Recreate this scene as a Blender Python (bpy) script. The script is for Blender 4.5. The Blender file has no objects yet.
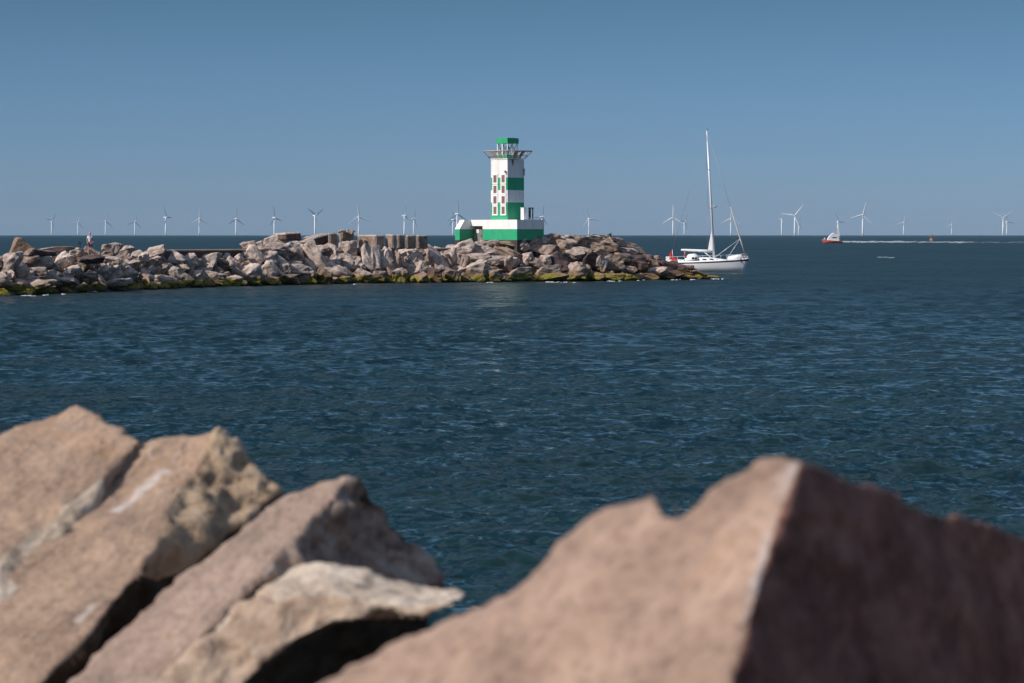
import bpy, bmesh, math, random
import numpy as np
from mathutils import Vector, Matrix, noise, Euler

random.seed(11)
scene = bpy.context.scene
COL = scene.collection
R = math.radians
F = 100.0 / 36.0 * 1024.0       # focal length in pixels
H = 4.5                         # eye height above the water
HY = 234.7                      # horizon row

def P(px, py, d):
    """the point seen at a pixel of the photograph, d metres out"""
    return Vector(((px - 512.0) / F * d, d, H - (py - HY) / F * d))

# ------------------------------------------------------------------ tagging
def tag(o, label=None, cat=None, group=None, kind=None):
    if label: o['label'] = label
    if cat: o['category'] = cat
    if group: o['group'] = group
    if kind: o['kind'] = kind
    return o

def empty(name, loc, rz=0.0):
    o = bpy.data.objects.new(name, None)
    COL.objects.link(o)
    o.location = loc
    o.rotation_euler = (0, 0, rz)
    o.empty_display_size = 0.5
    return o

def link_mesh(name, me, parent=None):
    o = bpy.data.objects.new(name, me)
    COL.objects.link(o)
    if parent: o.parent = parent
    return o

def obj(name, bm, mats, parent=None, smooth=False):
    me = bpy.data.meshes.new(name)
    bm.to_mesh(me)
    bm.free()
    if not isinstance(mats, (list, tuple)): mats = [mats]
    for m in mats: me.materials.append(m)
    if smooth:
        me.polygons.foreach_set('use_smooth', [True] * len(me.polygons))
    return link_mesh(name, me, parent)

# ---------------------------------------------------------------- materials
def newmat(name):
    m = bpy.data.materials.new(name)
    m.use_nodes = True
    nt = m.node_tree
    return m, nt, nt.nodes['Principled BSDF']

def N(nt, t, **kw):
    n = nt.nodes.new(t)
    for k, v in kw.items():
        if k.startswith('i_'):
            n.inputs[k[2:].replace('_', ' ')].default_value = v
        else:
            setattr(n, k, v)
    return n

def ramp(nt, stops, interp='LINEAR'):
    n = nt.nodes.new('ShaderNodeValToRGB')
    n.color_ramp.interpolation = interp
    el = n.color_ramp.elements
    while len(el) < len(stops): el.new(0.5)
    for e, (p, c) in zip(el, stops):
        e.position = p
        e.color = (*c, 1) if len(c) == 3 else c
    return n

def mix(nt, fac, a, b, mode='MIX'):
    n = nt.nodes.new('ShaderNodeMix')
    n.data_type = 'RGBA'
    n.blend_type = mode
    for s, v in ((0, fac), (6, a), (7, b)):
        if isinstance(v, (int, float)): n.inputs[s].default_value = v
        elif isinstance(v, tuple): n.inputs[s].default_value = (*v, 1)
        else: nt.links.new(v, n.inputs[s])
    return n.outputs[2]

def noise_tex(nt, vec, scale, detail=5, rough=0.55, dist=0.0):
    n = N(nt, 'ShaderNodeTexNoise')
    n.inputs['Scale'].default_value = scale
    n.inputs['Detail'].default_value = detail
    n.inputs['Roughness'].default_value = rough
    n.inputs['Distortion'].default_value = dist
    if vec is not None: nt.links.new(vec, n.inputs['Vector'])
    return n.outputs['Fac']

def simple(name, col, rough=0.5, metal=0.0, var=0.0, vscale=2.0, bump=0.0):
    m, nt, p = newmat(name)
    p.inputs['Roughness'].default_value = rough
    p.inputs['Metallic'].default_value = metal
    tc = N(nt, 'ShaderNodeTexCoord')
    f = noise_tex(nt, tc.outputs['Object'], vscale, 4)
    r = ramp(nt, [(0.3, tuple(c * (1 - var) for c in col)), (0.7, tuple(min(1, c * (1 + var)) for c in col))])
    nt.links.new(f, r.inputs[0])
    nt.links.new(r.outputs[0], p.inputs['Base Color'])
    if bump:
        b = N(nt, 'ShaderNodeBump')
        b.inputs['Distance'].default_value = bump
        nt.links.new(f, b.inputs['Height'])
        nt.links.new(b.outputs[0], p.inputs['Normal'])
    return m

def rock_mat(name, c_lo, c_mid, c_hi, scale=1.0, tidal=True, bump=0.14, algae=1.0):
    m, nt, p = newmat(name)
    L = nt.links
    p.inputs['Roughness'].default_value = 0.85
    tc = N(nt, 'ShaderNodeTexCoord')
    geo = N(nt, 'ShaderNodeNewGeometry')
    info = N(nt, 'ShaderNodeObjectInfo')
    vec = geo.outputs['Position']
    big = noise_tex(nt, vec, 0.55 * scale, 5, 0.6, 0.3)
    fine = noise_tex(nt, vec, 2.4 * scale, 6, 0.70)
    add = N(nt, 'ShaderNodeMath', operation='MULTIPLY_ADD')
    L.new(fine, add.inputs[0]); add.inputs[1].default_value = 0.55
    sub = N(nt, 'ShaderNodeMath', operation='MULTIPLY'); L.new(big, sub.inputs[0]); sub.inputs[1].default_value = 0.45
    L.new(sub.outputs[0], add.inputs[2])
    r = ramp(nt, [(0.39, c_lo), (0.5, c_mid), (0.61, c_hi)])
    L.new(add.outputs[0], r.inputs[0])
    col = r.outputs[0]
    # each stone its own tone
    mr = N(nt, 'ShaderNodeMapRange')
    L.new(info.outputs['Random'], mr.inputs[0])
    mr.inputs['To Min'].default_value = 0.82; mr.inputs['To Max'].default_value = 1.10
    vm = N(nt, 'ShaderNodeVectorMath', operation='SCALE')
    L.new(col, vm.inputs[0]); L.new(mr.outputs[0], vm.inputs['Scale'])
    col = vm.outputs[0]
    if tidal:
        sep = N(nt, 'ShaderNodeSeparateXYZ'); L.new(vec, sep.inputs[0])
        wob = noise_tex(nt, vec, 0.35, 3)
        z = N(nt, 'ShaderNodeMath', operation='MULTIPLY_ADD')
        L.new(wob, z.inputs[0]); z.inputs[1].default_value = -1.5; L.new(sep.outputs[2], z.inputs[2])   # z - 1.5*noise
        ochre = ramp(nt, [(0.0, (0.9, 0.9, 0.9)), (0.5, (0.55, 0.55, 0.55)), (1.0, (0, 0, 0))])
        sh = N(nt, 'ShaderNodeMapRange'); L.new(z.outputs[0], sh.inputs[0])
        sh.inputs['From Min'].default_value = -0.5; sh.inputs['From Max'].default_value = 0.45
        L.new(sh.outputs[0], ochre.inputs[0])
        col = mix(nt, ochre.outputs[0], col, (0.21, 0.115, 0.05))
        al = N(nt, 'ShaderNodeMapRange'); L.new(z.outputs[0], al.inputs[0])
        al.inputs['From Min'].default_value = -0.06; al.inputs['From Max'].default_value = -0.26
        alp = noise_tex(nt, vec, 0.5, 4, 0.6)
        alr = ramp(nt, [(0.34, (0, 0, 0)), (0.46, (1, 1, 1))]); L.new(alp, alr.inputs[0])
        mul = N(nt, 'ShaderNodeMath', operation='MULTIPLY'); L.new(al.outputs[0], mul.inputs[0]); L.new(alr.outputs[0], mul.inputs[1])
        sm = N(nt, 'ShaderNodeMath', operation='MULTIPLY'); L.new(mul.outputs[0], sm.inputs[0]); sm.inputs[1].default_value = algae; mul = sm
        ac = ramp(nt, [(0.3, (0.09, 0.075, 0.008)), (0.7, (0.29, 0.235, 0.014))]); L.new(fine, ac.inputs[0])
        col = mix(nt, mul.outputs[0], col, ac.outputs[0])
        wet = N(nt, 'ShaderNodeMapRange'); L.new(sep.outputs[2], wet.inputs[0])
        wet.inputs['From Min'].default_value = 0.22; wet.inputs['From Max'].default_value = 0.06
        col = mix(nt, wet.outputs[0], col, (0.022, 0.024, 0.014))
    L.new(col, p.inputs['Base Color'])
    b = N(nt, 'ShaderNodeBump'); b.inputs['Distance'].default_value = bump; b.inputs['Strength'].default_value = 0.9
    L.new(fine, b.inputs['Height']); L.new(b.outputs[0], p.inputs['Normal'])
    return m

M = {}
M['rock'] = rock_mat('armour_stone', (0.22, 0.16, 0.135), (0.47, 0.365, 0.31), (0.62, 0.51, 0.44))
M['rock_brown'] = rock_mat('brown_stone', (0.15, 0.10, 0.075), (0.31, 0.225, 0.175), (0.46, 0.345, 0.275))
M['rock_dark'] = rock_mat('dark_stone', (0.035, 0.02, 0.02), (0.09, 0.055, 0.05), (0.16, 0.105, 0.09), algae=0.25)
M['tan_block'] = rock_mat('tan_block', (0.24, 0.15, 0.10), (0.31, 0.20, 0.14), (0.38, 0.26, 0.19))
M['conc_block'] = rock_mat('weathered_concrete', (0.14, 0.10, 0.075), (0.27, 0.20, 0.155), (0.38, 0.29, 0.235))
M['dark_block'] = rock_mat('shade_darkened_concrete', (0.04, 0.022, 0.02), (0.09, 0.055, 0.048), (0.15, 0.095, 0.08))  # concrete darkened to paint in the shade on the turned blocks
M['conc_top'] = rock_mat('pale_concrete', (0.34, 0.27, 0.23), (0.44, 0.36, 0.31), (0.54, 0.45, 0.39), tidal=False)
M['rust_kerb'] = simple('rust_stained_concrete', (0.075, 0.040, 0.030), 0.9, var=0.35, vscale=0.4)
M['path_top'] = simple('path_concrete', (0.36, 0.26, 0.21), 0.9, var=0.15, vscale=0.6)
M['core'] = simple('quarry_run', (0.07, 0.055, 0.05), 0.95, var=0.4, vscale=1.5, bump=0.1)

# foreground concrete blocks: smooth cast faces and rough broken faces
def cast_mat(name, base, along=(0.47, 0.80, 0.37), contrast=1.0):
    m, nt, p = newmat(name)
    L = nt.links
    p.inputs['Roughness'].default_value = 0.88
    tc = N(nt, 'ShaderNodeTexCoord'); vec = tc.outputs['Object']
    t = Vector(along).normalized(); u = t.cross(Vector((0, 0, 1))).normalized(); w = t.cross(u)
    comb = N(nt, 'ShaderNodeCombineXYZ')
    for i, (ax, sc) in enumerate(((t, 0.35), (u, 2.6), (w, 2.6))):
        dt_ = N(nt, 'ShaderNodeVectorMath', operation='DOT_PRODUCT'); L.new(vec, dt_.inputs[0]); dt_.inputs[1].default_value = tuple(ax * sc)
        L.new(dt_.outputs['Value'], comb.inputs[i])
    stre = noise_tex(nt, comb.outputs[0], 1.6, 6, 0.62, 0.5)       # casting lines and run-off along the slab
    a = noise_tex(nt, vec, 1.7, 7, 0.62, 0.5)
    c = noise_tex(nt, vec, 26, 4, 0.7)
    k = contrast
    lo = tuple(x * (1 - 0.42 * k) for x in base); hi = tuple(min(1, x * (1 + 0.30 * k)) for x in base)
    r = ramp(nt, [(0.32, lo), (0.5, base), (0.68, hi)]); L.new(a, r.inputs[0])
    r2 = ramp(nt, [(0.34, (0.62, 0.58, 0.55)), (0.5, (0.96, 0.96, 0.96)), (0.66, (1.22, 1.22, 1.24))]); L.new(stre, r2.inputs[0])
    col = mix(nt, 0.5, r.outputs[0], r2.outputs[0], 'MULTIPLY')
    sp = ramp(nt, [(0.38, (0.60, 0.58, 0.56)), (0.50, (1, 1, 1)), (0.66, (1.15, 1.15, 1.15))]); L.new(c, sp.inputs[0])
    col = mix(nt, 0.6, col, sp.outputs[0], 'MULTIPLY')
    st = noise_tex(nt, vec, 2.3, 5, 0.7, 1.0)
    sr = ramp(nt, [(0.56, (0, 0, 0)), (0.66, (1, 1, 1))]); L.new(st, sr.inputs[0])
    f2 = N(nt, 'ShaderNodeMath', operation='MULTIPLY'); L.new(sr.outputs[0], f2.inputs[0]); f2.inputs[1].default_value = 0.55
    col = mix(nt, f2.outputs[0], col, (0.34, 0.205, 0.115))
    st2 = noise_tex(nt, vec, 4.3, 5, 0.7, 1.6)
    sr2 = ramp(nt, [(0.64, (0, 0, 0)), (0.72, (1, 1, 1))]); L.new(st2, sr2.inputs[0])
    f3 = N(nt, 'ShaderNodeMath', operation='MULTIPLY'); L.new(sr2.outputs[0], f3.inputs[0]); f3.inputs[1].default_value = 0.5
    col = mix(nt, f3.outputs[0], col, (0.55, 0.46, 0.41))
    L.new(col, p.inputs['Base Color'])
    b = N(nt, 'ShaderNodeBump'); b.inputs['Distance'].default_value = 0.02
    L.new(c, b.inputs['Height'])
    b2 = N(nt, 'ShaderNodeBump'); b2.inputs['Distance'].default_value = 0.05
    L.new(stre, b2.inputs['Height']); L.new(b.outputs[0], b2.inputs['Normal']); L.new(b2.outputs[0], p.inputs['Normal'])
    return m

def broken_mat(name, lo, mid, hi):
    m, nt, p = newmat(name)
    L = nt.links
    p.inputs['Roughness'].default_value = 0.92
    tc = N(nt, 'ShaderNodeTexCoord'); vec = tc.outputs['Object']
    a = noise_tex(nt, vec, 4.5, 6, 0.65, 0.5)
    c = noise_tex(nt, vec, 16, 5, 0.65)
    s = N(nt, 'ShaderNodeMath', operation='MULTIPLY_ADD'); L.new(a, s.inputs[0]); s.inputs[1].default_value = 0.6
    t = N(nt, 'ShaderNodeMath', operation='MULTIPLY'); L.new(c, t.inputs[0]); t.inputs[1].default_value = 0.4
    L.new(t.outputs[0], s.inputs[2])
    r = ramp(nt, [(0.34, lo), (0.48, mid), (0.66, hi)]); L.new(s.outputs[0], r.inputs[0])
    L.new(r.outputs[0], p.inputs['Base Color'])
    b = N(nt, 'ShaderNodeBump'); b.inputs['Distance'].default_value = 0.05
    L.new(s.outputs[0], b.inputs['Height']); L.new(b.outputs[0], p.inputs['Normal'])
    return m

M['cast'] = cast_mat('cast_concrete', (0.345, 0.233, 0.163), contrast=1.0)
M['cast_pink'] = cast_mat('pinkish_cast_concrete', (0.35, 0.245, 0.190), contrast=0.9)
M['cast_big'] = cast_mat('big_block_concrete', (0.36, 0.24, 0.178), (0.6, 0.1, 0.7), 0.85)
M['broken'] = broken_mat('broken_tan_concrete', (0.09, 0.055, 0.035), (0.35, 0.245, 0.155), (0.50, 0.38, 0.27))
M['broken_grey'] = broken_mat('broken_grey_concrete', (0.08, 0.055, 0.045), (0.30, 0.22, 0.175), (0.46, 0.37, 0.30))
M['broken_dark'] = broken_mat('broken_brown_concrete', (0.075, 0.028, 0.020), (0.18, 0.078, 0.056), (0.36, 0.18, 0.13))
M['broken_pink'] = broken_mat('broken_pinkish_concrete', (0.13, 0.08, 0.055), (0.38, 0.27, 0.195), (0.54, 0.43, 0.335))
M['underside_shade'] = broken_mat('shade_dark_underside', (0.012, 0.014, 0.010), (0.035, 0.034, 0.026), (0.075, 0.065, 0.048))  # near-black undersides: the shade of the hollow and gaps is put into the colour
M['lip'] = broken_mat('pale_chipped_edge', (0.22, 0.165, 0.12), (0.44, 0.345, 0.26), (0.62, 0.52, 0.43))
M['scar'] = simple('white_scar', (0.55, 0.47, 0.42), 0.9, var=0.25, vscale=22)

M['white'] = simple('white_paint', (0.84, 0.83, 0.82), 0.5, var=0.04, vscale=1.2)
def weather(m, amount=0.5):
    nt = m.node_tree; p = nt.nodes['Principled BSDF']; L = nt.links
    src = p.inputs['Base Color'].links[0].from_socket
    tc = N(nt, 'ShaderNodeTexCoord'); mp = N(nt, 'ShaderNodeMapping'); L.new(tc.outputs['Object'], mp.inputs[0])
    mp.inputs['Scale'].default_value = (3.2, 3.2, 0.35)
    f = noise_tex(nt, mp.outputs[0], 1.0, 5, 0.7)
    r = ramp(nt, [(0.50, (0, 0, 0)), (0.72, (1, 1, 1))]); L.new(f, r.inputs[0])
    k = N(nt, 'ShaderNodeMath', operation='MULTIPLY'); L.new(r.outputs[0], k.inputs[0]); k.inputs[1].default_value = amount
    L.new(mix(nt, k.outputs[0], src, (0.42, 0.33, 0.25)), p.inputs['Base Color'])
weather(M['white'], 0.40)
M['green'] = simple('green_paint', (0.02, 0.36, 0.17), 0.5, var=0.08, vscale=1.2)
weather(M['green'], 0.16)
M['plinth'] = simple('dark_plinth', (0.05, 0.04, 0.035), 0.9, var=0.3)
M['door_grey'] = simple('grey_steel', (0.20, 0.21, 0.20), 0.6, var=0.15)
M['jamb'] = simple('weathered_jamb', (0.48, 0.38, 0.33), 0.8, var=0.15)
M['shutter'] = simple('brown_shutter', (0.22, 0.115, 0.11), 0.6, var=0.12)
M['galv'] = simple('weathered_steel', (0.44, 0.38, 0.37), 0.6, metal=0.05, var=0.2)
M['black'] = simple('black_metal', (0.03, 0.03, 0.035), 0.5)
M['rust'] = simple('rust_run', (0.30, 0.16, 0.07), 0.9, var=0.3)
M['lens'] = simple('lamp_lens', (0.55, 0.6, 0.6), 0.15)
M['gel'] = simple('white_gelcoat', (0.88, 0.86, 0.86), 0.25, var=0.02)
M['navy'] = simple('navy_stripe', (0.02, 0.03, 0.09), 0.35)
M['teak'] = simple('deck_grey', (0.55, 0.52, 0.48), 0.8, var=0.1)
M['glass'] = simple('dark_window', (0.015, 0.02, 0.03), 0.08)
M['canvas'] = simple('white_canvas', (0.75, 0.74, 0.74), 0.9, var=0.05)
M['alu'] = simple('pale_aluminium', (0.72, 0.73, 0.76), 0.35, metal=0.15)
M['wire'] = simple('rigging_wire', (0.30, 0.30, 0.33), 0.5, metal=0.3)
M['red'] = simple('red_cloth', (0.60, 0.035, 0.025), 0.8, var=0.1)
M['red_hull'] = simple('red_hull_paint', (0.50, 0.12, 0.085), 0.4, var=0.05)
M['antifoul'] = simple('dark_bottom_paint', (0.05, 0.03, 0.03), 0.6)
M['orange'] = simple('orange_buoy_paint', (0.30, 0.14, 0.075), 0.5, var=0.1)
M['turb'] = simple('turbine_white', (0.80, 0.81, 0.82), 0.4)
M['skin'] = simple('skin', (0.50, 0.28, 0.21), 0.6)
M['shirt'] = simple('white_shirt', (0.80, 0.78, 0.82), 0.9)
M['shorts'] = simple('plum_shorts', (0.22, 0.08, 0.10), 0.9)
M['hair'] = simple('pale_hair', (0.45, 0.33, 0.28), 0.8)
M['navy_cloth'] = simple('navy_cloth', (0.03, 0.035, 0.06), 0.9)
M['wood'] = simple('dark_timber', (0.03, 0.025, 0.02), 0.9, var=0.3)

# ------------------------------------------------------------- mesh helpers
def add_box(bm, c, s, mi=0, rot=None, taper=1.0):
    vs = []
    for z in (-1, 1):
        k = taper if z > 0 else 1.0
        for x, y in ((-1, -1), (1, -1), (1, 1), (-1, 1)):
            v = Vector((x * s[0] / 2 * k, y * s[1] / 2 * k, z * s[2] / 2))
            if rot is not None: v = rot @ v
            vs.append(bm.verts.new(v + Vector(c)))
    fs = [(3, 2, 1, 0), (4, 5, 6, 7), (0, 1, 5, 4), (1, 2, 6, 5), (2, 3, 7, 6), (3, 0, 4, 7)]
    for f in fs:
        fc = bm.faces.new([vs[i] for i in f]); fc.material_index = mi
    return vs

def add_tube(bm, pts, rads, n=8, mi=0, cap=True):
    pts = [Vector(p) for p in pts]
    if isinstance(rads, (int, float)): rads = [rads] * len(pts)
    rings = []
    for i, p in enumerate(pts):
        a = pts[max(i - 1, 0)]; b = pts[min(i + 1, len(pts) - 1)]
        t = (b - a).normalized()
        up = Vector((0, 0, 1)) if abs(t.z) < 0.9 else Vector((0, 1, 0))
        u = t.cross(up).normalized(); w = t.cross(u).normalized()
        rings.append([bm.verts.new(p + (u * math.cos(k * 2 * math.pi / n) + w * math.sin(k * 2 * math.pi / n)) * rads[i]) for k in range(n)])
    for i in range(len(rings) - 1):
        for k in range(n):
            f = bm.faces.new([rings[i][k], rings[i][(k + 1) % n], rings[i + 1][(k + 1) % n], rings[i + 1][k]])
            f.material_index = mi; f.smooth = True
    if cap:
        for r_ in (rings[0][::-1], rings[-1]):
            f = bm.faces.new(r_); f.material_index = mi

def tube_bm(pts, rads, n=8):
    bm = bmesh.new(); add_tube(bm, pts, rads, n); return bm

def add_prism(bm, poly, vec, mi=0):
    a = [bm.verts.new(Vector(p)) for p in poly]
    b = [bm.verts.new(Vector(p) + Vector(vec)) for p in poly]
    n = len(poly)
    fs = [bm.faces.new(a[::-1]), bm.faces.new(b)]
    for i in range(n):
        fs.append(bm.faces.new([a[i], a[(i + 1) % n], b[(i + 1) % n], b[i]]))
    for f in fs: f.material_index = mi

def stack(bm, half, levels, mats, centre=(0, 0), cap_mi=0):
    """square or rectangular wall built up in bands; half=(hx,hy)"""
    hx, hy = half
    rings = []
    for z in levels:
        rings.append([bm.verts.new((centre[0] + x * hx, centre[1] + y * hy, z)) for x, y in ((-1, -1), (1, -1), (1, 1), (-1, 1))])
    for i in range(len(levels) - 1):
        for k in range(4):
            f = bm.faces.new([rings[i][k], rings[i][(k + 1) % 4], rings[i + 1][(k + 1) % 4], rings[i + 1][k]])
            f.material_index = mats[i]
    bm.faces.new(rings[0][::-1]).material_index = mats[0]
    bm.faces.new(rings[-1]).material_index = cap_mi

def bevel(bm, w, seg=1, ang=30):
    es = [e for e in bm.edges if e.is_manifold and e.calc_face_angle(0) > R(ang)]
    bmesh.ops.bevel(bm, geom=es, offset=w, segments=seg, affect='EDGES', profile=0.6, clamp_overlap=True)

def subdiv_to(bm, L, passes=9, maxf=90000):
    bmesh.ops.triangulate(bm, faces=bm.faces[:])
    for _ in range(passes):
        es = [e for e in bm.edges if e.calc_length() > L]
        if not es or len(bm.faces) > maxf: break
        bmesh.ops.subdivide_edges(bm, edges=es, cuts=1)
        bmesh.ops.triangulate(bm, faces=[f for f in bm.faces if len(f.verts) > 3])

# ------------------------------------------------------------------- world
SUN_DIR = Vector((-0.71, -0.38, 0.60)).normalized()
el = math.asin(SUN_DIR.z)
az = math.atan2(SUN_DIR.x, SUN_DIR.y)     # from +Y towards +X
world = bpy.data.worlds.new("World")
scene.world = world
world.use_nodes = True
nt = world.node_tree
bg = nt.nodes['Background']
sky = N(nt, 'ShaderNodeTexSky')
sky.sky_type = 'NISHITA'
sky.sun_disc = False
sky.sun_elevation = el
sky.sun_rotation = az
sky.altitude = 0
sky.air_density = 1.0
sky.dust_density = 0.4
sky.ozone_density = 2.2
tc = N(nt, 'ShaderNodeTexCoord')
sep = N(nt, 'ShaderNodeSeparateXYZ'); nt.links.new(tc.outputs['Generated'], sep.inputs[0])
rp = ramp(nt, [(0.0, (0.262, 0.385, 0.70)), (0.03, (0.202, 0.325, 0.60)), (0.082, (0.148, 0.243, 0.368)), (0.16, (0.085, 0.145, 0.18)), (0.36, (0.10, 0.155, 0.185)), (0.56, (1.75, 1.50, 1.28)), (1.0, (1.75, 1.50, 1.28))])
nt.links.new(sep.outputs[2], rp.inputs[0])
c = mix(nt, 1.0, sky.outputs[0], rp.outputs[0], 'MULTIPLY')
nt.links.new(c, bg.inputs[0])
bg.inputs[1].default_value = 0.15

sun = bpy.data.lights.new('sun', 'SUN')
sun.energy = 4.2
sun.angle = R(0.53)
sun.color = (1.0, 0.93, 0.84)
so = bpy.data.objects.new('sun', sun); COL.objects.link(so)
so.rotation_euler = SUN_DIR.to_track_quat('Z', 'Y').to_euler()
so.location = (-40, -20, 60)

# ------------------------------------------------------------------ camera
cam = bpy.data.cameras.new('camera')
cam.lens = 100; cam.sensor_width = 36
cam.clip_start = 0.1; cam.clip_end = 60000
cam.shift_y = -(341.5 - HY) / 1024.0
cam.dof.use_dof = True
cam.dof.focus_distance = 300
cam.dof.aperture_fstop = 3.8
co = bpy.data.objects.new('camera', cam); COL.objects.link(co)
co.location = (0, 0, H)
co.rotation_euler = (R(90), 0, 0)
scene.camera = co
vs = scene.view_settings
vs.view_transform = 'Standard'; vs.look = 'None'; vs.exposure = 0.0; vs.gamma = 1.0
scene.render.film_transparent = False
scene.cycles.use_denoising = True
scene.cycles.volume_bounces = 0
scene.cycles.max_bounces = 8

# --------------------------------------------------------------------- sea
def build_sea():
    rng = np.random.default_rng(5)
    dense = np.arange(-12.0, 12.0001, 0.032)
    out = []
    a, st = 12.0, 0.05
    while a < 180:
        a += st; st *= 1.12
        out.append(min(a, 180.0))
    out = np.array(out)
    ang = np.concatenate([-out[::-1][1:] if out[-1] >= 180 else -out[::-1], dense, out])
    ang = np.radians(ang)
    py = np.concatenate([[HY + 0.64, HY + 0.9, HY + 1.2, HY + 1.6, HY + 2.0], np.arange(HY + 2.5, 262, 0.36), np.arange(262, 610, 0.36), np.arange(610, 740, 1.5)])
    r = H * F / (py - HY)
    r = np.concatenate([r, [24, 20, 15, 10, 5]])
    nA, nR = len(ang), len(r)
    rr, aa = np.meshgrid(r, ang, indexing='ij')
    X = (rr * np.sin(aa)).ravel(); Y = (rr * np.cos(aa)).ravel()
    dr = np.abs(np.gradient(r)); drr = np.repeat(dr, nA)
    z = np.zeros_like(X)
    ncomp = 200
    lam = np.exp(np.where(rng.random(ncomp) < 0.86, rng.uniform(math.log(0.20), math.log(2.2), ncomp), rng.uniform(math.log(2.2), math.log(13.0), ncomp)))
    th = R(255) + rng.normal(0, 0.75, ncomp)         # travelling direction of the chop
    ph = rng.uniform(0, 2 * math.pi, ncomp)
    for l, t, p0 in zip(lam, th, ph):
        k = 2 * math.pi / l
        slope = 0.0195 * (1.0 if l < 2.2 else (2.2 / l) ** 0.6)
        amp = slope / k
        kx, ky = k * math.cos(t), k * math.sin(t)
        att = np.exp(-(abs(k) * drr / 9.0) ** 2)
        z += amp * att * np.sin(kx * X + ky * Y + p0)
    # crests a little sharper than troughs
    z = z + 1.5 * np.clip(z, 0, None) ** 2
    # gusts: patches of stronger and weaker chop
    g = 1 + 0.28 * np.sin(X / 23 + 1.3 * np.sin(Y / 41)) * np.sin(Y / 31 + 0.7 + 0.9 * np.sin(X / 37))
    z *= g
    z[rr.ravel() > 4000] = 0
    co3 = np.stack([X, Y, z], 1)
    verts = np.concatenate([co3, [[0, 0, 0]]])
    i = np.arange(nR - 1)[:, None]; j = np.arange(nA - 1)[None, :]
    a0 = i * nA + j
    quads = np.stack([a0, a0 + 1, a0 + nA + 1, a0 + nA], -1).reshape(-1, 4)
    me = bpy.data.meshes.new('sea')
    nq = len(quads)
    # centre fan
    last = (nR - 1) * nA
    tri = np.stack([last + np.arange(nA - 1), last + 1 + np.arange(nA - 1), np.full(nA - 1, nR * nA)], 1)
    me.vertices.add(len(verts)); me.vertices.foreach_set('co', verts.astype(np.float32).ravel())
    me.loops.add(nq * 4 + len(tri) * 3)
    me.loops.foreach_set('vertex_index', np.concatenate([quads.ravel(), tri.ravel()]).astype(np.int32))
    me.polygons.add(nq + len(tri))
    me.polygons.foreach_set('loop_start', np.concatenate([np.arange(nq) * 4, nq * 4 + np.arange(len(tri)) * 3]).astype(np.int32))
    me.update(calc_edges=True)
    me.validate()
    me.polygons.foreach_set('use_smooth', np.ones(len(me.polygons), bool))
    o = link_mesh('sea', me)
    o['kind'] = 'structure'
    m, nt, p = newmat('sea_water')
    L = nt.links
    geo = N(nt, 'ShaderNodeNewGeometry')
    mp = N(nt, 'ShaderNodeMapping'); L.new(geo.outputs['Position'], mp.inputs[0])
    mp.inputs['Rotation'].default_value = (0, 0, R(20)); mp.inputs['Scale'].default_value = (0.55, 1.0, 1.0)
    n1 = noise_tex(nt, mp.outputs[0], 1.6, 5, 0.65, 0.2)
    n2 = noise_tex(nt, mp.outputs[0], 0.12, 4, 0.6, 0.3)
    # unresolved chop: slopes added straight to the normal, so that they survive at any distance
    def slopes(scale, sc, amp):
        mq = N(nt, 'ShaderNodeMapping'); L.new(geo.outputs['Position'], mq.inputs[0])
        mq.inputs['Rotation'].default_value = (0, 0, R(-14)); mq.inputs['Scale'].default_value = sc
        t = N(nt, 'ShaderNodeTexNoise'); t.inputs['Scale'].default_value = scale; t.inputs['Detail'].default_value = 3; t.inputs['Roughness'].default_value = 0.6
        L.new(mq.outputs[0], t.inputs['Vector'])
        sb = N(nt, 'ShaderNodeVectorMath', operation='SUBTRACT'); L.new(t.outputs['Color'], sb.inputs[0]); sb.inputs[1].default_value = (0.5, 0.5, 0.5)
        ml = N(nt, 'ShaderNodeVectorMath', operation='MULTIPLY'); L.new(sb.outputs[0], ml.inputs[0]); ml.inputs[1].default_value = (amp, amp, 0)
        return ml.outputs[0]
    acc = geo.outputs['Normal']
    gust = noise_tex(nt, geo.outputs['Position'], 0.012, 4, 0.6)
    gm = N(nt, 'ShaderNodeMapRange'); L.new(gust, gm.inputs[0])
    gm.inputs['From Min'].default_value = 0.35; gm.inputs['From Max'].default_value = 0.65
    gm.inputs['To Min'].default_value = 0.5; gm.inputs['To Max'].default_value = 1.45
    tot = None
    for sc_, v_, am_ in ((3.4, (0.8, 0.9, 1), 1.35), (0.8, (0.7, 1.0, 1), 1.15), (0.07, (0.35, 1.0, 1), 0.8)):
        q = slopes(sc_, v_, am_)
        if tot is None: tot = q
        else:
            ad = N(nt, 'ShaderNodeVectorMath', operation='ADD'); L.new(tot, ad.inputs[0]); L.new(q, ad.inputs[1]); tot = ad.outputs[0]
    sg = N(nt, 'ShaderNodeVectorMath', operation='SCALE'); L.new(tot, sg.inputs[0]); L.new(gm.outputs[0], sg.inputs['Scale'])
    ad = N(nt, 'ShaderNodeVectorMath', operation='ADD'); L.new(acc, ad.inputs[0]); L.new(sg.outputs[0], ad.inputs[1])
    nn_ = N(nt, 'ShaderNodeVectorMath', operation='NORMALIZE'); L.new(ad.outputs[0], nn_.inputs[0])
    L.new(nn_.outputs[0], p.inputs['Normal'])
    # suspended silt in broad bands colours the water itself
    mp2 = N(nt, 'ShaderNodeMapping'); L.new(geo.outputs['Position'], mp2.inputs[0])
    mp2.inputs['Scale'].default_value = (0.012, 0.02, 1)
    n3 = noise_tex(nt, mp2.outputs[0], 1.0, 4, 0.6)
    rr_ = ramp(nt, [(0.35, (0.005, 0.018, 0.019)), (0.65, (0.008, 0.028, 0.032))]); L.new(n3, rr_.inputs[0])
    L.new(rr_.outputs[0], p.inputs['Base Color'])
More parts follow.
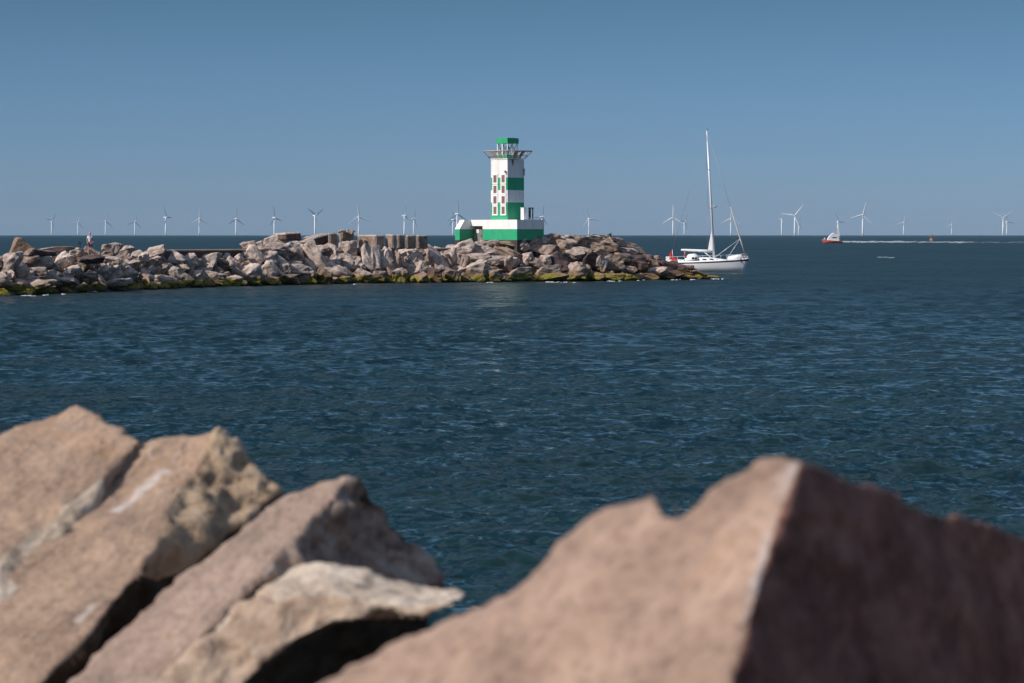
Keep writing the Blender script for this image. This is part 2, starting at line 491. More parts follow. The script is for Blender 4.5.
    ln = N(nt, 'ShaderNodeVectorMath', operation='LENGTH'); L.new(geo.outputs['Position'], ln.inputs[0])
    rg = N(nt, 'ShaderNodeMapRange'); L.new(ln.outputs['Value'], rg.inputs[0])
    rg.inputs['From Min'].default_value = 50; rg.inputs['From Max'].default_value = 260
    rg.inputs['To Min'].default_value = 0.08; rg.inputs['To Max'].default_value = 0.32
    p.inputs['Specular IOR Level'].default_value = 0.31
    p.inputs['Specular Tint'].default_value = (0.92, 1.0, 0.88, 1)
    L.new(rg.outputs[0], p.inputs['Roughness'])
    p.inputs['IOR'].default_value = 1.33
    me.materials.append(m)
    return o
build_sea()

# -------------------------------------------------------------- breakwater
def interp(pts, x):
    if x <= pts[0][0]: 
        (x0, y0), (x1, y1) = pts[0], pts[1]
        return y0 + (y1 - y0) * (x - x0) / (x1 - x0)
    for (x0, y0), (x1, y1) in zip(pts, pts[1:]):
        if x <= x1: return y0 + (y1 - y0) * (x - x0) / (x1 - x0)
    return pts[-1][1]
WL = [(-120, 300), (0, 296.5), (100, 292), (200, 287.5), (300, 284.5), (400, 283), (500, 282), (600, 281), (700, 279.5), (725, 279)]
CR = [(-120, 255), (0, 256), (60, 254), (100, 252), (200, 254), (260, 252), (300, 248), (350, 250), (400, 250), (440, 250), (470, 244),
      (500, 241.5), (550, 237.6), (580, 236.6), (610, 238.5), (630, 245), (650, 252), (670, 259), (690, 266.5), (705, 272), (722, 279)]
def depthW(px): return H * F / (interp(WL, px) - HY)
RUN = 6.5
def slope_point(px, py, out=0.0):
    """point on the face of the breakwater behind a pixel; out > 0 brings it nearer"""
    d0 = depthW(px); d1 = d0 + RUN
    zc = H - (interp(CR, px) - HY) * d1 / F
    t = 0.5
    for _ in range(30):
        z = t * zc; d = d0 + t * RUN
        y = HY + (H - z) * F / d
        t += (y - py) * 0.012
        t = max(-0.3, min(1.15, t))
    d = d0 + t * RUN - out
    return P(px, py, d), d

# the mound itself (quarry run under the armour stones)
def build_core():
    bm = bmesh.new()
    cols = []
    xs = list(range(-200, 721, 8))
    for px in xs:
        d0 = depthW(px)
        d1 = d0 + RUN
        zc = H - (interp(CR, px) - HY) * d1 / F
        zc = max(zc - 0.75, -0.8) if px < 640 else max(zc - 0.7, -0.8)
        k = 1.0 if px < 600 else max(0.15, (730 - px) / 130)
        prof = [(-1.5, -1.4), (1.0, -0.35), (RUN, zc * 0.93), (RUN + 3.0 * k, zc), (RUN + 10 * k, zc), (RUN + 10 * k + 9 * k, -2.0)]
        col = []
        for o_, z in prof:
            d = d0 + o_
            x = (px - 512) / F * d
            col.append(bm.verts.new((x, d, z)))
        cols.append(col)
    for a, b in zip(cols, cols[1:]):
        for k in range(len(a) - 1):
            bm.faces.new([a[k], b[k], b[k + 1], a[k + 1]])
    bm.faces.new(cols[0][::-1]); bm.faces.new(cols[-1])
    bmesh.ops.recalc_face_normals(bm, faces=bm.faces)
    subdiv_to(bm, 2.0, 5)
    for v in bm.verts:
        n = noise.noise_vector(v.co * 0.5)
        v.co += n * 0.25
    o = obj('ground', bm, M['core'])
    o['kind'] = 'structure'
build_core()

# path along the crest: slab with a rust-stained kerb wall
def build_path():
    for (xa, xb, ya, yb) in ((156, 268, 249.8, 248.8), (426, 458, 248.0, 247.6)):
        bm = bmesh.new()
        rows = []
        n = 14
        for i in range(n + 1):
            px = xa + (xb - xa) * i / n
            d = depthW(px) + RUN - 0.2
            z = H - (ya + (yb - ya) * i / n - HY) * d / F
            x = (px - 512) / F * d
            rows.append((x, d, z))
        secs = []
        for x, d, z in rows:
            # kerb face, kerb top, step down, walkway
            secs.append([bm.verts.new(q) for q in ((x, d, z - 1.6), (x, d, z - 0.16), (x, d - 0.09, z - 0.15), (x, d - 0.09, z - 0.04), (x, d + 0.35, z), (x, d + 0.35, z - 0.14), (x, d + 3.6, z - 0.16), (x, d + 3.6, z - 1.6))])
        for a, b in zip(secs, secs[1:]):
            for k in range(len(a) - 1):
                f = bm.faces.new([a[k], b[k], b[k + 1], a[k + 1]])
                f.material_index = 0 if k in (0,) else 1
        bm.faces.new(secs[0][::-1]); bm.faces.new(secs[-1])
        bmesh.ops.recalc_face_normals(bm, faces=bm.faces)
        o = obj('path', bm, [M['rust_kerb'], M['path_top']])
        o['kind'] = 'structure'
build_path()

# ---- stone shapes
def stone_mesh(seed, dims, npts=16, L=0.075, rough=0.046, mats=None):
    rnd = random.Random(seed)
    bm = bmesh.new()
    for _ in range(npts):
        v = Vector((rnd.gauss(0, 1), rnd.gauss(0, 1), rnd.gauss(0, 1))).normalized()
        # push towards a box so the stones come out blocky
        q = max(abs(v.x), abs(v.y), abs(v.z))
        v = v * (0.42 + 0.58 / q * 0.62) * 0.62
        v *= rnd.uniform(0.85, 1.08)
        bm.verts.new((v.x * dims[0], v.y * dims[1], v.z * dims[2]))
    r_ = bmesh.ops.convex_hull(bm, input=bm.verts[:])
    bmesh.ops.delete(bm, geom=list({g for g in r_['geom_interior'] + r_['geom_unused'] if isinstance(g, bmesh.types.BMVert)}), context='VERTS')
    bmesh.ops.dissolve_limit(bm, angle_limit=R(16), verts=bm.verts[:], edges=bm.edges[:])
    # bring to unit box
    mn = Vector([min(v.co[i] for v in bm.verts) for i in range(3)]); mx = Vector([max(v.co[i] for v in bm.verts) for i in range(3)])
    for v in bm.verts:
        for i in range(3): v.co[i] = (v.co[i] - (mn[i] + mx[i]) / 2) / (mx[i] - mn[i])
    subdiv_to(bm, L, 7)
    for _ in range(2):
        bmesh.ops.smooth_vert(bm, verts=bm.verts, factor=0.5, use_axis_x=True, use_axis_y=True, use_axis_z=True)
    off = Vector((seed * 3.1, seed * 1.7, seed * 0.9))
    bm.normal_update()
    for v in bm.verts:
        a = noise.fractal(v.co * 2.2 + off, 0.9, 2.0, 4)
        c = abs(noise.noise(v.co * 3.6 + off * 2)) * 1.5
        v.co += v.normal * (a * rough * 1.6 - c * rough * 1.1)
    me = bpy.data.meshes.new('boulder')
    bm.to_mesh(me); bm.free()
    return me

def smooth_by_angle(me, deg=38):
    me.polygons.foreach_set('use_smooth', [True] * len(me.polygons))
    me.set_sharp_from_angle(angle=R(deg))

VAR = {}
for kindm in ('rock', 'rock_brown', 'rock_dark'):
    VAR[kindm] = []
for s in range(18):
    me = stone_mesh(100 + s, (1, 0.8, 0.75), npts=random.choice([11, 13, 16, 20]))
    for kindm in VAR:
        m2 = me.copy(); m2.materials.append(M[kindm]); smooth_by_angle(m2, 30)
        VAR[kindm].append(m2)

CATS = 'boulder'
def put_stone(px, py, w, h, tilt, label, group, kindm='rock', out=0.6, var=None, name='boulder', flip=0.0):
    pt, d = slope_point(px, py, out)
    s = d / F
    if var is None: var = random.randrange(18)
    o = bpy.data.objects.new(name, VAR[kindm][var % 18]); COL.objects.link(o)
    W, Hh = w * s * 1.2, h * s * 1.28
    dep = 0.75 * min(W, Hh) + 0.25 * max(W, Hh)
    o.location = pt + Vector((0, 0.25 * dep, -0.05 * Hh))
    o.scale = (W, dep, Hh)
    o.rotation_mode = 'XYZ'
    o.rotation_euler = (random.uniform(-0.3, 0.3), -R(tilt), 0.0) if abs(tilt) > 25 else (random.uniform(-0.3, 0.3), -R(tilt), random.uniform(-0.3, 0.3))
    tag(o, label, 'boulder', group)
    return o

def zone(px):
    if px < 85: return 'left of the standing person'
    if px < 160: return 'between the standing person and the crest path'
    if px < 262: return 'below the dark kerb of the path'
    if px < 345: return 'below the tilted dark concrete blocks'
    if px < 432: return 'below the long row of concrete blocks'
    if px < 475: return 'below the gap beside the lighthouse'
    if px < 546: return 'below the green and white lighthouse base'
    if px < 630: return 'between the lighthouse and the headland tip'
    return 'on the low tip beside the yacht'

hand = [
 # px, py, w, h, tilt, kind, label
 (8, 262, 28, 17, 25, 'rock', 'broad pale boulder at the photo edge below the tan wedge block'),
 (3, 279, 20, 12, -25, 'rock', 'layered grey boulder sloping down right at the far left waterline'),
 (40, 261, 25, 11, 0, 'rock', 'flat pale boulder under the dark side of the tan wedge block'),
 (64, 260, 20, 19, 30, 'rock', 'upright boulder with wide shadow side just left of the person'),
 (76, 252, 13, 8, 0, 'rock', 'small pale block-shaped boulder at the thin dark post'),
 (55, 249.5, 32, 4, 4, 'rock', 'thin pale slab lying flat on the crest left of the post'),
 (112, 248, 18, 10, 0, 'rock', 'rounded pale boulder on the crest just right of the person'),
 (127, 249, 13, 7, 0, 'rock', 'smaller pale boulder second right of the person on the crest'),
 (107, 260, 26, 9, -6, 'rock', 'wide pale boulder one row below the person'),
 (92, 262, 16, 12, -30, 'rock_brown', None),
 (73, 272, 17, 12, 15, 'rock', None),
 (88, 277, 16, 11, 0, 'rock_brown', None),
 (66, 282, 24, 9, 0, 'rock', None), (35, 285, 36, 11, 4, 'rock', None), (22, 272, 14, 10, 20, 'rock_brown', None),
 (38, 271, 20, 8, 0, 'rock', None), (51, 275, 16, 9, -20, 'rock', None),
 (14, 286, 20, 8, 0, 'rock_brown', None), (105, 270, 12, 14, -45, 'rock', None), (112, 273, 18, 10, 30, 'rock', None),
 (118, 283, 24, 9, 5, 'rock', None), (130, 265, 20, 10, 22, 'rock', None), (126, 274, 16, 14, -40, 'rock', None),
 (143, 256, 10, 9, 0, 'rock', None), (157, 252.5, 20, 9, 15, 'rock', 'pale twin-topped boulder on the crest where the path kerb begins'),
 (155, 260, 14, 8, 20, 'rock', None), (143, 280, 18, 10, -15, 'rock_brown', None),
 (176, 258, 20, 11, -32, 'rock', None), (191, 260, 15, 12, -40, 'rock', None), (153, 269, 10, 7, 0, 'rock', None), (163, 268, 12, 10, 0, 'rock_brown', None),
 (168, 281, 28, 9, -10, 'rock', None), (181, 278, 24, 13, -32, 'rock', None), (195, 275, 13, 9, 0, 'rock', None), (182, 269, 16, 10, 0, 'rock_brown', None),
 (209, 260, 22, 11, 18, 'rock', None), (207, 267, 10, 9, -30, 'rock', None), (222, 263, 12, 9, -20, 'rock_brown', None), (232, 264, 15, 15, 25, 'rock', None),
 (239, 258, 10, 8, 0, 'rock', None), (212, 277, 26, 9, -12, 'rock', None), (232, 280, 18, 8, 0, 'rock', None),
 (252, 256, 22, 14, -48, 'rock', 'sharp peaked pale boulder leaning left at the end of the path kerb'),
 (249, 274, 24, 16, 20, 'rock', 'large pale folded boulder near the water below the path end'),
 (267, 271, 18, 16, -50, 'rock', 'steep ribbed boulder beside the folded one below the path end'),
 (246, 265, 12, 9, 0, 'rock_brown', None),
 (268, 258, 18, 12, 10, 'rock', None), (275, 251, 18, 7, -8, 'rock', None), (248, 245, 16, 6, 8, 'rock', None),
 (279, 261, 16, 11, -20, 'rock', None), (283, 248, 14, 7, 0, 'rock', None),
 (293, 253, 17, 20, 60, 'rock', 'tall rounded boulder under the dark upright concrete block'),
 (297, 269, 22, 9, 6, 'rock', None), (285, 268, 12, 12, -40, 'rock', None), (288, 278, 20, 7, 0, 'rock_brown', None), (270, 281, 18, 7, 0, 'rock_brown', None),
 (314, 260, 36, 15, -58, 'rock', 'long pale boulder slanting steeply down right below the triangular block'),
 (308, 272, 14, 9, -20, 'rock', None), (326, 276, 16, 12, -20, 'rock_brown', None),
 (328, 251, 17, 13, -28, 'rock', None), (334, 261, 14, 11, -20, 'rock', None), (337, 271, 24, 12, -38, 'rock', None),
 (346, 250, 20, 15, 5, 'rock', 'large rounded boulder with a white patch under the lumpy block'),
 (349, 263, 22, 11, -50, 'rock', None), (357, 266, 14, 20, 5, 'rock', None), (343, 280, 16, 8, 0, 'rock_brown', None), (362, 275, 20, 9, -20, 'rock', None),
 (373, 261, 18, 33, 10, 'rock', 'tallest pale boulder with a broad shaded right side under the block row'),
 (385, 262, 16, 26, -8, 'rock', None), (378, 276, 14, 9, 0, 'rock_brown', None),
 (366, 252, 16, 6, 15, 'rock', None), (388, 249, 14, 8, -20, 'rock', None),
 (396, 263, 10, 22, -10, 'rock_brown', None), (399, 273, 14, 12, 0, 'rock', None), (404, 258, 10, 14, 0, 'rock', None),
 (416, 260, 14, 16, -20, 'rock', None), (421, 268, 11, 13, -10, 'rock', None), (422, 278, 11, 11, 20, 'rock_brown', 'ochre-stained small boulder standing in the water below the last block'),
 (437, 261, 36, 13, -48, 'rock', 'long pale slab boulder sliding down right below the last concrete block'),
 (412, 251, 10, 5, 0, 'rock', None), (421, 250, 10, 7, -20, 'rock', None),
 (434, 276, 18, 12, 0, 'rock_dark', None),
 (464, 249, 22, 14, 25, 'rock', 'large leaning boulder hiding the left foot of the lighthouse'),
 (452, 259, 15, 18, 20, 'rock', None), (463, 261, 12, 12, 0, 'rock_brown', None), (453, 275, 16, 9, 0, 'rock_brown', None),
 (474, 269, 30, 16, 8, 'rock', 'big pyramid-shaped boulder at the waterline below the lighthouse door'),
 (484, 250, 20, 9, -4, 'rock', None), (478, 257, 22, 8, 5, 'rock', None), (494, 260, 22, 10, 10, 'rock', None), (492, 275, 18, 10, 0, 'rock_brown', None),
 (503, 243.5, 28, 6.5, -6, 'tan', 'low tan boulder lying flat against the green lighthouse base'),
 (508, 253, 28, 9, -22, 'rock_brown', None), (506, 263, 14, 13, 0, 'rock_brown', None), (513, 262, 13, 10, 10, 'rock', None),
 (521, 247, 16, 9, 30, 'rock', 'pale boulder below the shaded right corner of the lighthouse base'),
 (531, 244, 18, 11, 20, 'rock_brown', None), (526, 259, 14, 12, 20, 'rock', None), (537, 263, 18, 8, -20, 'rock_brown', None),
 (519, 274, 26, 11, 6, 'rock', None), (505, 277, 12, 7, 0, 'rock_brown', None),
 (548, 239.5, 22, 9, 8, 'rock_brown', None), (545, 249, 24, 9, 0, 'rock_brown', None), (562, 247, 24, 12, -10, 'rock_brown', None),
 (576, 240, 22, 8, -6, 'rock_brown', 'smooth brown boulder on the skyline right of the lighthouse'),
 (560, 262, 22, 15, -30, 'rock_dark', None), (545, 260, 14, 9, 0, 'rock', None), (548, 271, 24, 9, 5, 'rock', None), (555, 277, 28, 7, 0, 'rock_brown', None),
 (577, 270, 26, 15, 10, 'rock_brown', 'pointed brown boulder at the waterline right of the white foam'),
 (573, 252, 26, 11, -8, 'rock', None), (590, 246, 24, 9, -10, 'rock_brown', None), (590, 259, 18, 14, -15, 'rock_dark', None), (583, 254, 22, 14, -20, 'rock_brown', None),
 (607, 245, 22, 11, -18, 'rock_brown', None), (600, 254, 20, 9, -6, 'rock_brown', None), (602, 264, 12, 14, -10, 'rock', None), (597, 276, 16, 7, 0, 'rock_brown', None),
 (628, 251, 20, 8, -20, 'rock', None), (612, 263, 24, 15, 4, 'rock_brown', None), (634, 263, 28, 20, -12, 'rock_dark', 'big dark block-like boulder above the yellow-green algae'),
 (622, 257, 16, 8, -10, 'rock_brown', None),
 (612, 277, 24, 6, 0, 'rock_brown', None), (628, 277, 26, 7, 0, 'rock_brown', None),
 (645, 259, 16, 12, -22, 'rock_dark', None), (653, 264, 14, 10, -20, 'rock_brown', None),
 (657, 271, 20, 9, 12, 'rock', 'single pale boulder among dark ones near the tip'),
 (667, 267, 20, 8, -20, 'rock_dark', None), (681, 269, 26, 8, -16, 'rock_dark', None), (673, 274, 24, 8, 0, 'rock_dark', None),
 (696, 274, 24, 6, -14, 'rock_dark', None), (710, 277, 20, 4, -8, 'rock_dark', 'last low dark boulder awash at the very tip'),
 (492, 243.5, 16, 8, 10, 'rock', None), (514, 245.5, 16, 8, -8, 'rock', None), (531, 240.5, 18, 8, 12, 'rock_brown', None), (543, 241, 16, 10, -12, 'rock', None),
 (560, 239, 20, 8, 4, 'rock', None), (592, 238.5, 22, 7, -4, 'rock', None), (604, 238.8, 18, 7, -10, 'rock_brown', None), (618, 241.5, 20, 8, -22, 'rock', None), (566, 243, 24, 9, -5, 'rock_brown', None),
 (635, 248, 20, 8, -22, 'rock_brown', None), (30, 259, 20, 9, 0, 'rock_brown', None), (475, 246, 16, 9, 15, 'rock', None),
 (293, 244.5, 18, 8, 0, 'rock', None), (306, 247.5, 18, 8, 10, 'rock_brown', None), (321, 249, 18, 8, -5, 'rock', None), (275, 246, 18, 8, 0, 'rock', None), (262, 250, 16, 8, 0, 'rock_brown', None), (358, 250.5, 16, 6, 0, 'rock_brown', None),
 (648, 277, 18, 7, 0, 'rock_dark', None), (688, 277.5, 20, 4, 0, 'rock_dark', None),
]
VAR['tan'] = []
for me in VAR['rock']:
    m2 = me.copy(); m2.materials.clear(); m2.materials.append(M['tan_block']); VAR['tan'].append(m2)

HG = 'boulders heaped on the breakwater slope'
names_kind = {'rock': 'pale grey-pink', 'rock_brown': 'brownish', 'rock_dark': 'dark brown', 'tan': 'tan'}
def tier(px, py):
    c0, w0 = interp(CR, px), interp(WL, px)
    t = (py - c0) / max(3.0, w0 - c0)
    return 'near the crest' if t < 0.3 else ('at mid slope' if t < 0.66 else 'at the waterline')
random.seed(21)
for i, (px, py, w, h, tilt, km, lab) in enumerate(hand):
    if lab is None:
        lab = '%s boulder %s %s' % (names_kind[km], tier(px, py), zone(px))
    put_stone(px, py, w, h, tilt, lab, HG, km, out=0.75)
# stones showing between and behind the big ones
random.seed(5)
fill = []
for row in range(5):
    px = -12 + random.uniform(0, 8)
    while px < 700:
        c0, w0 = interp(CR, px), interp(WL, px)
        t = (row + 0.35 + random.uniform(-0.2, 0.2)) / 4.9
        py = c0 + (w0 - c0) * t + 1.5
        w = random.uniform(12, 19) * (0.8 if px > 630 else 1.0)
        h = random.uniform(8.5, 12) * (0.6 if px > 640 else 1.0)
        if px > 632: km = 'rock_dark' if random.random() < 0.85 else 'rock_brown'
        elif px > 500: km = random.choice(['rock_brown', 'rock_brown', 'rock', 'rock_dark'])
        else: km = random.choice(['rock', 'rock', 'rock', 'rock_brown'])
        fill.append((px, py, w, h, random.uniform(-45, 35), km))
        px += random.uniform(13, 19)
n_single = 283 - len(hand)
order = sorted(range(len(fill)), key=lambda i: -fill[i][2] * fill[i][3])
single = set(order[:n_single])
rest = []
for i, (px, py, w, h, ti, km) in enumerate(fill):
    lab = '%s boulder %s %s' % (names_kind[km], tier(px, py), zone(px))
    o = put_stone(px, py, w, h, ti, lab, HG, km, out=-0.75)
    if i not in single: rest.append(o)
if rest:
    bpy.context.view_layer.update()
    bm = bmesh.new()
    for o in rest:
        me = o.data.copy(); me.transform(o.matrix_world); bm.from_mesh(me); bpy.data.meshes.remove(me)
        bpy.data.objects.remove(o)
    ro = obj('boulders', bm, M['rock_brown'])
    smooth_by_angle(ro.data, 30)
    tag(ro, 'small boulders filling the gaps between the large ones on the breakwater', 'boulders', kind='stuff')

# ---- squared concrete blocks on the crest
def block(poly, d, depth, label, mats=(0, 0), rot=0.0, group='squared concrete blocks on the crest', name='concrete_block', mat=None, topmat=None, L=0.28, skew=0.0):
    """front outline in pixels at distance d; solid going back by depth metres"""
    xm = sum(q[0] for q in poly) / len(poly)
    pts = [P(xm + (x - xm) / math.cos(rot), y, d) for x, y in poly]
    c = sum(pts, Vector()) / len(pts); c.z = min(p.z for p in pts)
    bm = bmesh.new()
    add_prism(bm, [p - c for p in pts], (skew, depth, 0))
    bmesh.ops.recalc_face_normals(bm, faces=bm.faces)
    bevel(bm, 0.10, 1)
    subdiv_to(bm, L, 5)
    bm.normal_update()
    for f in bm.faces: f.material_index = 1 if f.normal.z > 0.5 else 0  # top slot, mostly paler: the sunlit rim is put into the colour
    for v in bm.verts:
        v.co += v.normal * 0.07 * noise.fractal(v.co * 1.4 + c, 0.9, 2.0, 4)
    o = obj(name, bm, [mat or M['conc_block'], topmat or M['conc_top']])
    o.location = c
    o.rotation_euler = (0, 0, rot)
    return tag(o, label, 'concrete block', group)

dc = depthW(345) + RUN + 1.2
# rows (left lit face narrow, right/front face in shade: blocks are turned to the right)
def turned_block(xl, xm, xr, yt, yb, d, label, tilt=0.0, **kw):
    """block seen corner-on: lit left face xl..xm, shaded right face xm..xr"""
    s = d / F
    a = max(0.25, (xm - xl) * s); b = max(0.25, (xr - xm) * s)
    ang = math.atan2(1.0, 1.0)
    # left face recedes to the left at 60 deg from view axis, right face recedes gently
    corner = P(xm, yb, d); top = (yb - yt) * s
    u = Vector((-1, 0.9, 0)) * a
    v = Vector((1, 1.0, 0)) * b
    bm = bmesh.new()
    base = [Vector((0, 0, 0)), v, v + u, u]
    add_prism(bm, base, (0, 0, top))
    rotm = Matrix.Rotation(R(tilt), 3, 'Y')
    for q in bm.verts: q.co = rotm @ q.co
    bmesh.ops.recalc_face_normals(bm, faces=bm.faces)
    bevel(bm, 0.11, 1)
    subdiv_to(bm, 0.3, 5)
    bm.normal_update()
    for f in bm.faces: f.material_index = 1 if f.normal.z > 0.5 else 0  # paler tops paint in the lit upper edge of each block
    for q in bm.verts: q.co += q.normal * 0.06 * noise.fractal(q.co * 1.6 + corner, 0.9, 2.0, 4)
    o = obj('concrete_block', bm, [M['conc_block'], M['conc_top']])
    o.location = corner
    return tag(o, label, 'concrete block', 'squared concrete blocks on the crest')

turned_block(355.5, 376, 384, 246.0 - 11, 249, dc, 'long brown concrete block, first of the low row after the lumpy-topped one')
turned_block(384.3, 393, 396.4, 234.4, 249, dc + .3, 'squarish brown concrete block second in the low row')
turned_block(396.8, 398.6, 404.8, 234.2, 249, dc + .4, 'tall dark concrete block with a pale left edge in the middle of the row')
turned_block(405.1, 407.2, 415.8, 235.0, 249, dc + .6, 'dark concrete block second from the right end of the row')
turned_block(416.1, 418.3, 428, 235.0, 249, dc + .8, 'dark concrete block at the right end of the row by the open sea')
turned_block(338, 342, 354, 232.2, 248, dc - .3, 'upright brown concrete block topped by two pale lumps')
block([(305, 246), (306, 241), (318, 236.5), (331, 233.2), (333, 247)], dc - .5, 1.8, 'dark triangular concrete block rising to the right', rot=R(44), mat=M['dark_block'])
turned_block(329, 330, 337.5, 233, 247.5, dc - .6, 'narrow black-shaded concrete block right of the triangular one')
block([(263, 246), (264, 239), (272, 235.5), (284, 234), (288, 243), (285, 247)], dc - 1.0, 1.8, 'pale broken concrete block at the left end of the crest', mat=M['conc_top'])
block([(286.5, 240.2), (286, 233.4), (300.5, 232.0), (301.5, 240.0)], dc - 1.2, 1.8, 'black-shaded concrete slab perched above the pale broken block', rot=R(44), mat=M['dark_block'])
block([(244, 249), (250, 244), (262, 240.5), (264, 248)], dc - 0.2, 1.6, 'low pale wedge of concrete at the right end of the path', mat=M['conc_top'])
for (x, y, lab) in ((342.5, 231.6, 'left pale lump on top of the upright brown block'), (350.5, 232.0, 'right pale lump on top of the upright brown block')):
    o = bpy.data.objects.new('boulder', VAR['rock'][3 if x < 345 else 7]); COL.objects.link(o)
    o.location = P(x, y, dc + 0.1); o.scale = (0.85, 0.8, 0.42)
    tag(o, lab, 'boulder', 'pale lumps on the upright block')
# tan wedge block at far left
dt = depthW(22) + RUN + 0.3
o = block([(10, 256), (12, 250), (17.6, 237.2), (22, 238.2), (35.5, 248.6), (31, 257)], dt, 2.2,
          'large tan wedge-shaped block standing on the crest at far left', mat=M['tan_block'], topmat=M['tan_block'], name='wedge_block', group=None, rot=R(14))
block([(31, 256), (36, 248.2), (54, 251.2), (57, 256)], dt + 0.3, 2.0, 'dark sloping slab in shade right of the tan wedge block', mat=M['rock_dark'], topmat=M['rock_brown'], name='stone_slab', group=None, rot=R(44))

# thin dark post
bp = P(79.5, 250, depthW(80) + RUN + 1.5)
pr = empty('post', (bp.x, bp.y, bp.z - 0.2))
tag(pr, 'thin dark post on the crest left of the standing person', 'post')
obj('shaft', tube_bm([(0, 0, 0), (0.02, 0, 0.72)], [0.06, 0.05], 8), M['wood'], pr)
b_ = bmesh.new(); add_box(b_, (0.02, 0, 0.79), (0.2, 0.16, 0.14)); bevel(b_, 0.02)
obj('cap', b_, M['wood'], pr)

# --------------------------------------------------------------- lighthouse
def build_lighthouse():
    DC = 276.0
    cx, cd = (507.5 - 512) / F * 279.55, 279.55
    S = F / 279.55
    g = H - (246 - HY) / S
    def Z(py): return H - (py - HY) / S - g
    root = empty('lighthouse', (cx, cd, g), R(45))
    tag(root, 'small square green and white banded lighthouse on a low base at the breakwater head', 'lighthouse')
    # base: plinth, green, white
    zb, zg, zw, zt = -1.4, Z(240), Z(229.2), Z(219.8)
    bm = bmesh.new()
    stack(bm, (1.85, 2.365), [zb, zg], [2], (0, -0.805), 2)                       # y -3.17..1.56
    stack(bm, (1.86, 2.375), [zg + 0.001, zw], [1], (0, -0.805), 1)
    stack(bm, (1.6, 0.84), [zb, Z(226)], [3], (0.25, 2.41), 3)                     # recessed part behind the doorway
    o = obj('base_wall', bm, [M['white'], M['green'], M['plinth'], M['jamb']], root)
    bm = bmesh.new()
    stack(bm, (1.875, 2.39), [zw + 0.001, zt], [0], (0, -0.805), 0)
    bevel(bm, 0.03)
    add_box(bm, (0, 2.43, (Z(226) + zt) / 2 + 0.001), (3.74, 1.66, zt - Z(226) - 0.004))
    obj('parapet', bm, [M['white']], root)
    # end wing with sloping white cap
    bm = bmesh.new()
    stack(bm, (1.44, 0.32), [zb, zg], [2], (-1.94, 3.585), 2)
    stack(bm, (1.45, 0.33), [zg + 0.001, zw], [1], (-1.94, 3.585), 1)
    w = obj('wing_wall', bm, [M['white'], M['green'], M['plinth']], root)
    bm = bmesh.new()
    y0, y1 = 3.245, 3.93
    add_prism(bm, [(-3.41, y0, zw + 0.002), (-0.49, y0, zw + 0.002), (-0.49, y0, zt - 0.01), (-2.72, y0, zt - 0.01)], (0, y1 - y0, 0))
    bmesh.ops.recalc_face_normals(bm, faces=bm.faces)
    obj('wing_cap', bm, M['white'], root)
    # door in the recess
    bm = bmesh.new(); add_box(bm, (-1.39, 2.55, (zb + Z(227)) / 2), (0.08, 0.98, Z(227) - zb)); bevel(bm, 0.01)
    d = obj('door', bm, M['door_grey'], root)
    bm = bmesh.new(); add_box(bm, (-1.45, 2.2, Z(236)), (0.06, 0.05, 0.16)); obj('handle', bm, M['black'], d)
    bm = bmesh.new(); add_box(bm, (-1.45, 2.72, Z(231.2)), (0.03, 0.42, 0.36)); obj('sign_plate', bm, M['white'], d)
    # tower
    hs = 1.15
    bm = bmesh.new()
    stack(bm, (hs, hs), [zt, Z(202.5), Z(190.3), Z(177.8), Z(160)], [1, 0, 1, 0], (0, 0), 0)
    obj('tower_wall', bm, [M['white'], M['green']], root)
    # windows on the lit face, pale surrounds and brown shutters
    for wy in (0.52, -0.62):
        for py in (179, 189.6, 200, 210.4):
            zc = Z(py)
            bm = bmesh.new()
            add_box(bm, (-hs - 0.035, wy, zc + 0.43), (0.07, 0.74, 0.14))
            add_box(bm, (-hs - 0.035, wy, zc - 0.43), (0.09, 0.78, 0.14))
            add_box(bm, (-hs - 0.035, wy - 0.295, zc), (0.07, 0.15, 0.715))
            add_box(bm, (-hs - 0.035, wy + 0.295, zc), (0.07, 0.15, 0.715))
            wo = obj('window', bm, M['white'], root)
            bm = bmesh.new(); add_box(bm, (-hs - 0.018, wy, zc), (0.03, 0.45, 0.70))
            obj('pane', bm, M['shutter'], wo)
    # hoisting arm / small lamp on the lit face
    bm = bmesh.new(); add_box(bm, (-hs - 0.12, -0.95, Z(172)), (0.24, 0.14, 0.22)); bevel(bm, 0.02)
    obj('lamp_bracket', bm, M['jamb'], root)
    bm = bmesh.new(); add_box(bm, (hs - 0.1, -hs - 0.08, Z(172)), (0.14, 0.14, 0.7)); bevel(bm, 0.02)
    obj('vent_box', bm, M['galv'], root)
    bm = bmesh.new()
    add_prism(bm, [(-0.62, -hs - 0.003, Z(160)), (-0.25, -hs - 0.003, Z(160)), (-0.38, -hs - 0.003, Z(167)), (-0.5, -hs - 0.003, Z(164.5))], (0, -0.003, 0))
    bmesh.ops.recalc_face_normals(bm, faces=bm.faces)
    obj('rust_stain', bm, M['rust'], root)
    # gallery: flaring railing
    zf, zr = Z(159.6), Z(151.2)
    bm = bmesh.new(); add_box(bm, (0, 0, zf + 0.05), (2.36, 2.36, 0.1)); bevel(bm, 0.02)
    gal = obj('gallery_floor', bm, M['white'], root)
    bm = bmesh.new()
    h0, h1 = 1.2, 1.70
